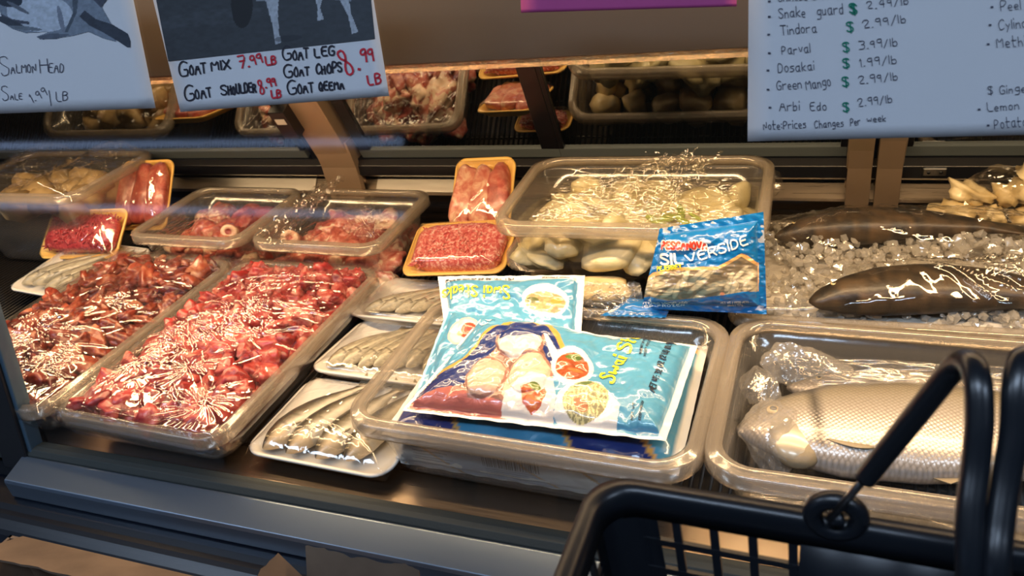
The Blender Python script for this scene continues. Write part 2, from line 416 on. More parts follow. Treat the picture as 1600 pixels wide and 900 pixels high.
# 2-D painting helpers
def inpoly(X, Y, P):
    ins = np.zeros(X.shape, bool); n = len(P)
    for i in range(n):
        x0, y0 = P[i]; x1, y1 = P[(i + 1) % n]
        c = ((y0 > Y) != (y1 > Y)) & (X < (x1 - x0) * (Y - y0) / (y1 - y0 + 1e-12) + x0); ins ^= c
    return ins
def ell(X, Y, cx, cy, rx, ry, a=0):
    c, s = math.cos(a), math.sin(a); dx, dy = X - cx, Y - cy
    return ((dx * c + dy * s) / rx) ** 2 + ((-dx * s + dy * c) / ry) ** 2
def put(C, mask, col, a=1.0):
    C[mask] = C[mask] * (1 - a) + np.array(col) * a
def homog(dst):
    """unit square (0,0),(1,0),(1,1),(0,1) -> dst pixels"""
    src = [(0, 0), (1, 0), (1, 1), (0, 1)]; A = []; b = []
    for (u, v), (x, y) in zip(src, dst):
        A.append([u, v, 1, 0, 0, 0, -u * x, -v * x]); b.append(x)
        A.append([0, 0, 0, u, v, 1, -u * y, -v * y]); b.append(y)
    h = np.linalg.solve(np.array(A), np.array(b)); return np.append(h, 1).reshape(3, 3)
def happly(H, P):
    P = np.asarray(P, float); q = np.concatenate([P, np.ones(P.shape[:-1] + (1,))], -1) @ H.T
    return q[..., :2] / q[..., 2:]

# ================================================================== SETTING: the shop around the case
FZ, CZ = -0.80, 2.20
def struct(name, *a, **k): return tag(box(name, *a, **k), kind='structure')
struct('floor', -7, 6, -4.2, 4, FZ - .05, FZ, M_FLOOR, bev=0)
struct('ceiling', -7, 6, -4.2, 4, CZ, CZ + .05, M_CEIL, bev=0)
struct('wall_back', -7, 6, 3.2, 3.3, FZ, CZ, M_WALL, bev=0)
struct('wall_front', -7, 6, -4.2, -4.1, FZ, CZ, M_WALL, bev=0)
struct('wall_left', -7.1, -7, -4.2, 3.3, FZ, CZ, M_WALL, bev=0)
struct('wall_right', 6, 6.1, -4.2, 3.3, FZ, CZ, M_WALL, bev=0)
for k, x in enumerate((-2.6, -0.4, 1.8)):
    r = empty('ceiling_light', (x, -.75, CZ), 'long cool fluorescent ceiling light above the shop aisle', 'ceiling light', 'ceiling lights above the aisle')
    box('housing', x - .62, x + .62, -.91, -.59, CZ - .035, CZ, pbr('lamp_housing', (.7, .7, .7), .5), r)
    box('tube', x - .58, x + .58, -.78, -.74, CZ - .05, CZ - .03, M_LAMP, r)
# lit shelf run across the aisle: it is what the case glass mirrors
sh = empty('store_shelf', (-3.6, -3.2, FZ), 'long shelf unit with cool lit shelf edges across the aisle', 'shelf')
box('back_panel', -6.6, -1.6, -3.45, -3.40, FZ, 1.3, pbr('shelf_back', (.03, .035, .04), .7), sh)
for z in (-.7, -.25, .20, .66, 1.15):
    box('shelf_board', -6.6, -1.6, -3.4, -3.0, z - .02, z, pbr('shelf_board', (.2, .2, .22), .5), sh)
for z in (.10, .57):
    box('lamp_strip', -6.4, -2.45, -2.998, -2.985, z, z + .05, M_SHELFLAMP, sh)

# ================================================================== THE REFRIGERATED CASE
CX0, CX1 = -2.6, 1.3
case = empty('display_case', (-.6, 1.0, FZ), 'refrigerated glass-fronted meat and fish counter with steel rail and sliding rear doors', 'display case')
box('pan', CX0, CX1, .67, 1.50, -.05, -.03, M_PAN, case, 0)
mb = MB()                                                            # wire deck
for x in np.arange(CX0 + .01, CX1, .0125):
    V, Fc = boxv(x - .0024, x + .0024, .702, 1.44, -.004, 0); mb.add(V, Fc)
for y in np.arange(.71, 1.44, .091):
    V, Fc = boxv(CX0, CX1, y - .003, y + .003, -.010, -.004); mb.add(V, Fc)
mb.build('wire_deck', M_RACK, case, False)
prism('inner_ledge', [(.63, -.006), (.697, -.003), (.700, -.012), (.700, -.04), (.63, -.04)], CX0, CX1, steel('ledge_steel', (.36, .29, .23), .32), case, .001)
prism('gasket', [(.606, -.002), (.612, .006), (.620, .007), (.634, .004), (.634, -.02), (.606, -.02)], CX0, CX1, M_GASKET, case, .001)
prism('steel_rail', [(.560, -.020), (.562, -.015), (.603, -.003), (.606, -.004), (.606, -.05), (.562, -.052), (.560, -.048)], -1.165, CX1, M_RAIL, case, .0015)
bp = [(.548, -.052)] + [(.476 + .072 * (1 - math.sin(a)), -.155 + .100 * math.cos(a)) for a in np.linspace(.12, 1.57, 16)] + [(.476 + .08 * (1 - math.cos(a)), -.155 - .10 * math.sin(a)) for a in np.linspace(.1, 1.5, 8)] + [(.60, -.26), (.60, -.052)]
prism('bumper', bp, CX0, CX1, M_BUMPER, case, .001, smooth=False)
for p in case.children[-1].data.polygons: p.use_smooth = abs(p.normal.x) < .5
prism('case_body', [(.60, -.06), (1.52, -.06), (1.52, FZ), (.60, FZ)], CX0, CX1, M_BLACK, case)
def on_glass(x, z, off=0.0): return (x, GY0 + GK * z + off, z)
# front pane (a real 6 mm pane) and the joint post at its end
GT = .92
V = [on_glass(-1.150, .002), on_glass(CX1, .002), on_glass(CX1, GT), on_glass(-1.150, GT)]
mesh('front_glass', V, [[0, 1, 2, 3]], M_GLASS, case, smooth=False)
V = [on_glass(CX0, .002), on_glass(-1.175, .002), on_glass(-1.175, GT), on_glass(CX0, GT)]
mesh('front_glass', V, [[0, 1, 2, 3]], M_GLASS, case, smooth=False)
def glass_post(name, x0, x1, d0, d1, z0, z1, mat):
    V = []
    for z in (z0, z1):
        for x, d in ((x0, d0), (x1, d0), (x1, d1), (x0, d1)): V.append(on_glass(x, z, d))
    return bevelled(mesh(name, V, boxv(0, 1, 0, 1, 0, 1)[1], mat, case, smooth=False), .002)
glass_post('joint_post', -1.215, -1.155, -.022, .012, -.03, GT, M_BLACK)
glass_post('joint_seal', -1.156, -1.147, -.016, .008, 0, GT, pbr('blue_grey_seal', (.05, .09, .13), .4))
# rear: sloped ledge, back panel, door track
prism('rear_panel', [(1.468, .118), (1.436, .084), (1.434, .078), (1.447, .070), (1.470, .045), (1.478, .0), (1.478, -.05), (1.52, -.05), (1.52, .118)], CX0, CX1, steel('rear_panel_steel', (.34, .28, .22), .30), case, .001)
prism('door_track', [(1.437, .122), (1.430, .128), (1.430, .150), (1.441, .162), (1.52, .166), (1.52, .118), (1.45, .118)], CX0, CX1, M_TRACK, case, .001)
DK = .45
def door_y(z): return 1.452 - DK * (z - .165)
def slab(name, x0, x1, z0, z1, d0, d1, mat, par, bev=.0015):
    nrm = 1 / math.sqrt(1 + DK * DK); V = []
    for z in (z0, z1):
        for x, d in ((x0, d0), (x1, d0), (x1, d1), (x0, d1)):
            V.append((x, door_y(z) + d * nrm, z + d * DK * nrm))
    o = mesh(name, V, boxv(0, 1, 0, 1, 0, 1)[1], mat, par, smooth=False)
    return bevelled(o, bev) if bev else o
ZT = .66
def door(x0, x1, fl=.012, fr=.012):
    f = slab('sliding_door', x0, x1, .165, .188, -.006, .012, pbr('door_lower_rail', (.10, .12, .13), .3), case)
    slab('mirror_pane', x0 + fl, x1 - fr, .186, ZT, .0, .006, M_MIRROR, f, 0)
    slab('door_stile', x0, x0 + fl, .186, ZT, -.006, .012, M_TRACK, f); slab('door_stile', x1 - fr, x1, .186, ZT, -.006, .012, M_TRACK, f)
door(-2.5, -1.10); door(-.955, -.486, .03, .038); door(-.486, .052, .010, .012); door(.145, 1.2)
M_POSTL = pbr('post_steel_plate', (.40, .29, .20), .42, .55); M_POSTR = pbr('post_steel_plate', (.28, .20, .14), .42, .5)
def post(x0, x1, mats, d=-.028):
    slab('door_post', x0, x1, .02, ZT, d, .02, mats, case, .002)
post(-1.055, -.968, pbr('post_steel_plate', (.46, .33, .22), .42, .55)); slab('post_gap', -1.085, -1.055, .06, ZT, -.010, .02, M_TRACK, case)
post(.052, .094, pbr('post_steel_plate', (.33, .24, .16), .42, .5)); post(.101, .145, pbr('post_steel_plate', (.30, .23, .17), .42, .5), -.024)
lb = slab('door_lock', -1.080, -1.040, .265, .335, -.055, -.026, M_TRACK, case)
slab('lock_label', -1.072, -1.048, .305, .318, -.0562, -.0551, pbr('lock_label', (.6, .55, .5), .6), lb, 0)
lt = box('door_latch', .175, .212, 1.422, 1.432, .135, .150, M_CHROME, case)
for x in (.184, .203):
    V, Fc = tube([(x, 1.4215, .143), (x, 1.4195, .143)], .003, 10); mesh('latch_screw', V, Fc, M_TRACK, lt)
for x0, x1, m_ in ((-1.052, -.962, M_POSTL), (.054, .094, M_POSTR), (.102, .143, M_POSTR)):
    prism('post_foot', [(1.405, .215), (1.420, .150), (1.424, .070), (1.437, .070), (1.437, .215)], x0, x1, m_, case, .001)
sp = box('spacer_label', .108, .135, 1.42, 1.423, .196, .203, pbr('lock_label', (.6, .55, .5), .6), case, 0)
# plates at the foot of the doors
for x0, x1 in ((-.935, -.60), (-1.6, -1.10)):
    prism('rear_plate', [(1.466, .1175), (1.437, .0865), (1.4355, .0850), (1.4340, .0862), (1.464, .119)], x0, x1, steel('plate_steel', (.66, .62, .56), .34), case, .0004)
# upper canopy with its lamps
prism('canopy', [(.850, .524), (.850, .80), (1.25, .80), (1.25, .60), (1.0, .545), (.862, .545), (.862, .524)], CX0, CX1, M_CANOPY, case, .002)
prism('canopy_lip', [(.850, .524), (.862, .524), (.880, .512), (.868, .510), (.852, .520)], CX0, CX1, clear('acrylic_lip', (.6, .5, .4), .08, (.5, .38, .26), .06, .2, (90, 1.0, .004, 2)), case, .0008)
V, Fc = tube([(-1.9, .93, .545), (1.0, .93, .545)], .008, 10); mesh('case_lamp_tube', V, Fc, M_WLAMP, case)
prism('top_cap', [(.80, .90), (1.2, .90), (1.2, .93), (.78, .93)], CX0, CX1, M_CANOPY, case, .001)

# ================================================================== SIGNS taped to the front glass
def gplane(off): return lambda P: np.array([at_glass(x, y, off) for x, y in np.asarray(P)])
# paper grid whose points are measured in the photograph and stored on the glass plane
def sheet(name, px, mat, parent, off, th=.0004, curl=None):
    """paper sheet through pixel corners (bl, br, tr, tl) lying on the glass"""
    H = homog(px); nu = nv = 14; u, v = np.meshgrid(np.linspace(0, 1, nu), np.linspace(0, 1, nv))
    P = happly(H, np.stack([u, v], -1).reshape(-1, 2)); V = gplane(off)(P)
    if curl is not None: V[:, 1] -= curl(u.ravel(), v.ravel())
    V2 = V.copy(); V2[:, 1] += th; n = nu * nv
    Fc = gridf(nu, nv).tolist() + gridf(nu, nv, n)[:, ::-1].tolist()
    bd = [j for j in range(nu)] + [nu * (i + 1) - 1 for i in range(1, nv)] + [nu * nv - 1 - j for j in range(1, nu)] + [nu * (nv - 1 - i) for i in range(1, nv - 1)]
    for a, b in zip(bd, bd[1:] + bd[:1]): Fc.append([b, a, a + n, b + n])
    return mesh(name, np.concatenate([V, V2]), Fc, mat, parent)
def sign(name, px, label, mat=M_PAPER, off=-.0025, cat='sign', curl=None):
    c = np.mean([at_glass(*p, off) for p in px], 0)
    r = empty(name, c, label, cat); sheet('paper_sheet', px, mat, r, off, curl=curl); return r
def picture(name, px, parent, off, fn, nu, nv):
    H = homog(px); u, v = np.meshgrid(np.linspace(0, 1, nu), np.linspace(0, 1, nv))
    P = happly(H, np.stack([u, v], -1).reshape(-1, 2)); V = gplane(off)(P)
    C = fn(P[:, 0], P[:, 1]); keep = ~np.isnan(C[:, 0]); C = np.nan_to_num(C)
    Fc = gridf(nu, nv); Fc = Fc[keep[Fc].all(1)]
    return mesh(name, V, Fc, M_PRINT, parent, C)

# --- goat price sign
GP = [(282, 175), (608, 150), (572, -70), (222, -70)]
s = sign('goat_price_sign', GP, 'white paper goat price sign with dark animal photo and red prices on case glass')
def goat_pic(X, Y):
    n = fbm(X / 9, Y / 5, 3, 4); base = .055 + .05 * n + .03 * np.clip((X - 240) / 350, 0, 1)
    band = ell(X, Y, 330, 28, 95, 12, -.12) < 1; g = base + band * .03 * n
    g = g * .5; C = np.stack([g * .8, g * .95, g * 1.15], 1)
    k = ell(X, Y, 378, 8, 17, 36) < 1; put(C, k, (.012, .014, .018))                 # cart wheel
    k = inpoly(X, Y, [(395, -30), (560, -30), (548, 2), (480, -4), (400, 2)]); put(C, k, (.35, .4, .48), .5)
    for L in ([(412, -10), (426, -10), (430, 30), (440, 66), (430, 70), (426, 40)], [(420, -10), (436, -10), (434, 20), (436, 50), (430, 52), (424, 25)],
              [(492, -10), (506, -10), (500, 12), (506, 30), (496, 33), (496, 14)], [(526, -10), (544, -10), (548, 20), (560, 50), (550, 53), (544, 25)]):
        k = inpoly(X, Y, L); put(C, k, np.array([.36, .40, .46]))
        C[k] *= (.7 + .5 * fbm(X[k] / 3, Y[k] / 4, 9, 2))[:, None]
    k = ell(X, Y, 450, 60, 22, 5, -.1) < 1; put(C, k, (.02, .025, .035), .6)
    return C
picture('animal_photo', [(263, 96), (586, 61), (574, -60), (232, -60)], s, -.0032, goat_pic, 240, 120)
fg = gplane(-.0034)
kb, kr = MB(), MB()
def wr(mb, t, x0, y0, x1, y1, h, wd=.0014, jit=.25, fn=None, slant=0.0):
    """pixel baseline start/end and cap height -> strokes on the glass plane; pen width in metres"""
    f = fn or fg
    pix = wd * F / .95
    write(mb, t, (x0, y0), (x1, y1), -h, pix, f, jit=jit, slant=slant)
def write_up(*a, **k): pass
_w = write
def write(mb, txt, a, b, h, wd, fn, fit=True, slant=0, jit=0.0, smooth=1, sub=None, up=None):
    a = np.array(a, float); b = np.array(b, float); d = (b - a) / np.linalg.norm(b - a)
    u = np.array([-d[1], d[0]]) if up is None else np.array(up, float)
    return _w(mb, txt, a, b, h, wd, fn, fit, slant, jit, smooth, sub, u)
wr(kb, 'G', 281, 120, 294, 118, 23, .0019); wr(kb, 'OAT', 297, 117, 322, 114, 15, .0019); wr(kb, 'M', 331, 111, 344, 109, 18, .0019); wr(kb, 'IX', 346, 109, 359, 107, 13, .0022)
wr(kb, 'G', 290, 158, 303, 156, 23, .0019); wr(kb, 'OAT', 306, 155, 331, 151, 15, .0019); wr(kb, 'S', 346, 149, 355, 148, 16, .0019); wr(kb, 'HOULDER', 357, 148, 400, 143, 13, .0022)
wr(kb, 'G', 443, 95, 455, 93, 21, .0019); wr(kb, 'OAT', 458, 93, 482, 91, 14, .0019); wr(kb, 'LEG', 492, 89, 522, 86, 14, .0022)
wr(kb, 'G', 445, 122, 457, 120, 20, .0019); wr(kb, 'OAT', 460, 119, 484, 117, 14, .0019); wr(kb, 'CHOPS', 495, 116, 534, 112, 14, .0022)
wr(kb, 'G', 451, 149, 463, 147, 20, .0019); wr(kb, 'OAT', 466, 146, 490, 143, 14, .0019); wr(kb, 'QEEMA', 499, 142, 538, 138, 13, .0022)
wr(kr, '7', 374, 108, 386, 106, 20, .002); wr(kr, '.99', 388, 104, 410, 97, 14, .002); wr(kr, 'LB', 416, 102, 431, 100, 13, .0022)
wr(kr, '8', 406, 148, 414, 146, 22, .002); wr(kr, '.99', 415, 137, 431, 133, 12, .002); wr(kr, 'LB', 425, 154, 439, 152, 12, .0022)
wr(kr, '8', 542, 120, 554, 114, 36, .0026); wr(kr, '.', 560, 108, 562, 108, 6, .003); wr(kr, '99', 565, 98, 584, 95, 19, .0024); wr(kr, 'LB', 576, 133, 596, 129, 17, .0024)
kb.build('black_handwriting', M_INK, s); kr.build('red_price_handwriting', M_RED, s)

# --- salmon sign
SP = [(-150, 183), (243, 169), (196, -60), (-175, -60)]
s = sign('salmon_price_sign', SP, 'white paper salmon head price sign with grey fish drawing, torn from goat sign by a gap')
s['label'] = 'white paper salmon head sale sign with grey fish picture on case glass'
def fish_pic(X, Y):
    n = fbm(X / 5, Y / 4, 5, 4)
    C = np.full((len(X), 3), np.nan)
    def sh(mask, col, nz=.6):
        c = np.array(col)[None] * (1 - nz / 2 + nz * n[mask])[:, None]; C[mask] = c
    sh(inpoly(X, Y, [(-20, -40), (150, -40), (168, -10), (160, 12), (176, 40), (182, 66), (160, 60), (138, 50), (116, 56), (90, 60), (62, 62), (56, 57), (75, 50), (40, 52), (20, 46), (4, 36), (0, 20)]), (.16, .20, .26))
    sh(ell(X, Y, 62, 20, 52, 30, .1) < 1, (.40, .46, .55))
    sh(ell(X, Y, 10, -4, 26, 14, .3) < 1, (.02, .03, .05))
    sh(inpoly(X, Y, [(112, -20), (124, -20), (120, 20), (106, 50), (101, 50), (114, 20)]), (.06, .08, .11))
    sh(inpoly(X, Y, [(124, 26), (132, 16), (150, 30), (176, 38), (200, 52), (204, 62), (204, 74), (198, 74), (180, 62), (160, 50), (140, 40)]), (.03, .04, .06))
    sh(inpoly(X, Y, [(56, 58), (80, 52), (110, 54), (90, 61), (66, 62)]), (.08, .10, .14))
    sh(inpoly(X, Y, [(140, -40), (176, -40), (172, -5), (158, 12), (146, 0)]), (.05, .06, .09))
    sh(inpoly(X, Y, [(2, 22), (20, 30), (46, 34), (46, 38), (20, 36), (3, 28)]), (.05, .06, .09))
    sh(ell(X, Y, 12, 34, 30, 5, .35) < 1, (.03, .04, .06)); sh(ell(X, Y, 28, 12, 20, 3, .5) < 1, (.10, .12, .16)); sh(ell(X, Y, 95, 30, 4, 22, -.2) < 1, (.16, .19, .25)); sh(ell(X, Y, 40, 44, 26, 3, .1) < 1, (.12, .15, .19))
    return C
picture('salmon_picture', [(-20, 80), (215, 80), (215, -40), (-20, -40)], s, -.0032, fish_pic, 235, 120)
kb = MB()
wr(kb, 'S', 2, 118, 15, 116, 30, .0008); wr(kb, 'ALMON', 17, 115, 56, 112, 13, .0009); wr(kb, 'H', 63, 114, 74, 113, 19, .0009); wr(kb, 'EAD', 76, 113, 99, 113, 14, .0009)
wr(kb, 'S', 4, 157, 13, 156, 22, .0008); wr(kb, 'ALE', 16, 156, 34, 155, 9, .0008); wr(kb, '1.99', 50, 160, 74, 148, 14, .0008); wr(kb, '/', 79, 163, 84, 161, 20, .0008); wr(kb, 'LB', 88, 158, 105, 157, 13, .0009)
kb.build('thin_handwriting', M_FAINT, s)

# --- magenta sheet
sign('magenta_sign', [(814, 20), (1151, 10), (1150, -60), (812, -60)], 'plain magenta paper edge hanging between the two price signs above the canopy', M_PINK, .002)

# --- vegetable price list
VP = [(1168, 221), (1680, 209), (1676, -60), (1170, -60)]
s = sign('vegetable_price_list', VP, 'white handwritten vegetable price list with green dollar signs on case glass', off=-.0025)
kb, kg = MB(), MB()
rows = [('Chinese Okra', 1216, 2, 1298, -2, 13, '2.49/lb', 1355, 14, 1420, 6, 1328, 20), ('Snake', 1217, 28, 1258, 26, 15, '', 0, 0, 0, 0, 0, 0), ('guard', 1277, 24, 1317, 21, 16, '2.99/lb', 1349, 44, 1416, 35, 1324, 50),
        ('Tindora', 1220, 55, 1276, 50, 14, '3.99/lb', 1343, 77, 1402, 71, 1318, 81), ('Parval', 1222, 85, 1266, 81, 14, '1.99/lb', 1344, 104, 1401, 98, 1318, 106), ('Dosakai', 1216, 113, 1272, 109, 14, '2.99/lb', 1342, 131, 1403, 125, 1317, 135),
        ('Green', 1214, 140, 1252, 138, 14, '', 0, 0, 0, 0, 0, 0), ('Mango', 1260, 140, 1298, 134, 15, '2.99/lb', 1341, 166, 1394, 160, 1318, 174), ('Arbi', 1218, 173, 1249, 172, 14, '', 0, 0, 0, 0, 0, 0), ('Edo', 1266, 173, 1291, 172, 13, '', 0, 0, 0, 0, 0, 0)]
for t, x0, y0, x1, y1, h, p, a, b, c, d, gx, gy in rows:
    wr(kb, t, x0, y0, x1, y1, h, .0009, .2)
    if p: wr(kb, p, a, b, c, d, 12, .0009, .2); wr(kg, '$', gx, gy, gx + 9, gy - 1, 14, .0016, .1)
wr(kg, '$', 1330, 21, 1339, 20, 14, .0016)
for x, y in ((1201, 2), (1201, 26), (1200, 54), (1201, 83), (1199, 110), (1199, 140), (1202, 168), (1549, 11), (1546, 39), (1543, 69), (1529, 171), (1543, 196)):
    wr(kb, '.', x, y, x + 2, y, 3, .0022, 0)
wr(kb, 'Note:Prices', 1193, 203, 1259, 199, 12, .0009, .2); wr(kb, 'Changes', 1273, 200, 1318, 197, 12, .0009, .2); wr(kb, 'Per', 1329, 196, 1344, 195, 11, .0009, .2); wr(kb, 'week', 1355, 191, 1384, 189, 10, .0009, .2)
wr(kb, 'Peel', 1564, 17, 1595, 14, 15, .0009, .2); wr(kb, 'Cylinder', 1561, 46, 1622, 42, 15, .0009, .2); wr(kb, 'Methi', 1558, 75, 1602, 71, 16, .0009, .2)
wr(kb, '$ Ginger', 1544, 147, 1612, 143, 13, .0009, .2); wr(kb, 'Lemon', 1543, 174, 1592, 171, 13, .0009, .2); wr(kb, 'Potato', 1554, 201, 1604, 197, 15, .0009, .2)
kb.build('black_pen_writing', M_FAINT, s); kg.build('green_dollar_signs', M_GREEN, s)

# ================================================================== BUILDERS FOR THE GOODS
def tub(name, label, cat, cx, cy, z0, hw, hd, h, yaw=0, taper=.022, rimw=.014, r=.035, group=None, lid=True):
    M = T(cx, cy, z0, yaw); o = empty(name, (cx, cy, z0), label, cat, group)
    bw, bd = hw - rimw, hd - rimw; t = .0025
    def ring(k, z, ins=0): return rr(bw - taper * (1 - k) - ins, bd - taper * (1 - k) - ins, r, z, 6)
    rings = [ring(0, .002, .008), ring(0, .006, .001), ring(.08, .012), ring(.45, h * .45), ring(.75, h * .78), ring(.80, h * .80, -.003), ring(1, h - .006, -.003),
             ring(1, h - .006, -.003 + t), ring(.80, h * .80, -.003 + t), ring(.75, h * .78, t), ring(.45, h * .45, t), ring(.08, .014, t), ring(0, .008, t + .004)]
    V, Fc = loft(rings, True, True); mesh('tub_body', xf(M, V), Fc, M_TUB, o)
    def rg(e, z): return rr(bw + e, bd + e, r + max(e, 0) * .8, z, 8)
    rings = [rg(-.003, h - .012), rg(-.003, h - .001), rg(.001, h + .0015), rg(rimw * .35, h + .0015), rg(rimw * .45, h - .0005), rg(rimw * .8, h - .0005), rg(rimw * .95, h - .003), rg(rimw, h - .012), rg(rimw + .001, h - .020),
             rg(rimw - .0015, h - .020), rg(rimw - .003, h - .006), rg(rimw * .3, h - .004), rg(.0, h - .012)]
    V, Fc = loft(rings, loop=True); mesh('tub_rim', xf(M, V), Fc, M_RIM, o)
    return o, M
def foam(name, label, M, sx, sy, mat, group=None, depth=.018, cat='tray', r=.022):
    o = empty(name, M.translation, label, cat, group); hw, hd = sx / 2, sy / 2
    R = lambda e, z: rr(hw - e, hd - e, r, z, 6)
    rings = [R(.020, 0), R(.015, .001), R(.004, depth - .004), R(0, depth - .001), R(0, depth + .002), R(.003, depth + .0025), R(.007, depth), R(.018, .006), R(.026, .004)]
    V, Fc = loft(rings, True, True); mesh('foam_shell', xf(M, V), Fc, mat, o); return o
def film(M, hw, hd, zf, parent, lines=(), n=120, crump=.0012, cells=120, seed=0, mat=None, name='plastic_wrap', tents=(), skirt=.012, step=.0022, stretch=(1, 2.6), ang=0.6, cx=0, cy=0):
    nu = int(2 * hw / step) + 1; nv = int(2 * hd / step) + 1
    X, Y = np.meshgrid(np.linspace(-hw, hw, nu), np.linspace(-hd, hd, nv))
    e = np.minimum(hw - abs(X), hd - abs(Y)); k = np.clip(e / .02, 0, 1)
    b, s = worley(X, Y, cells, seed, stretch[0], stretch[1], ang)
    Z = zf(X, Y) + (crump * np.minimum((s - b) / .012, 1.5) + crump * 1.2 * (fbm(X * 90, Y * 45, seed + 3, 3) - .5)) * (.4 + .6 * k)
    Z += creases(X, Y, lines) * np.clip(e / .01, .0, 1)
    for tx, ty, tr, th_ in tents:                                     # film pulled over a peak: a tent with pleats running down from it
        d = np.hypot(X - tx, Y - ty) / tr; a = np.arctan2(Y - ty, X - tx) + .35 * d; kk_ = np.clip(1 - d, 0, 1)
        Z += th_ * kk_ ** 1.3 + .0022 * np.sqrt(kk_ * np.clip(d * 3, 0, 1)) * abs(np.sin(a * 9 + tx * 50)) * k
    Z -= skirt * np.clip(1 - e / .006, 0, 1)
    V = np.stack([X.ravel() + cx, Y.ravel() + cy, Z.ravel()], 1)
    return mesh(name, xf(M, V), gridf(nu, nv), mat or M_FILM, parent)
def ico(sub=2):
    bm = bmesh.new(); bmesh.ops.create_icosphere(bm, subdivisions=sub, radius=1); bm.verts.ensure_lookup_table()
    V = np.array([v.co[:] for v in bm.verts]); Fc = [[v.index for v in f.verts] for f in bm.faces]; bm.free(); return V, Fc
ICO = {k: ico(k) for k in (1, 2, 3)}
def lump(seed, dims, boxy=.7, amp=.22, sub=2, freq=1.6):
    V, Fc = ICO[sub]; V = V.copy(); r = np.random.default_rng(seed)
    V = np.sign(V) * np.abs(V) ** boxy; d = np.zeros(len(V))
    for k in range(7):
        w = r.normal(0, freq * (1 + k * .35), 3); d += np.sin(V @ w + r.uniform(0, 6)) / (1.5 + k * .7)
    V *= (1 + amp * d)[:, None]; V *= np.array(dims); return V, Fc
def protos(n, name, mat, dims, **k):
    out = []
    for i in range(n):
        V, Fc = lump(hash((name, i)) % 9999 if 0 else i * 17 + len(name), np.array(dims) * RNG.uniform(.8, 1.2, 3), **k)
        me = bpy.data.meshes.new(name); me.from_pydata(V.tolist(), [], Fc); me.materials.append(mat)
        me.polygons.foreach_set('use_smooth', [True] * len(Fc)); out.append(me)
    return out
def piece(name, me, loc, rot, sc, label, cat, group):
    o = bpy.data.objects.new(name, me); COL.objects.link(o); o.location = loc; o.rotation_euler = rot; o.scale = (sc, sc, sc)
    return tag(o, label, cat, group)

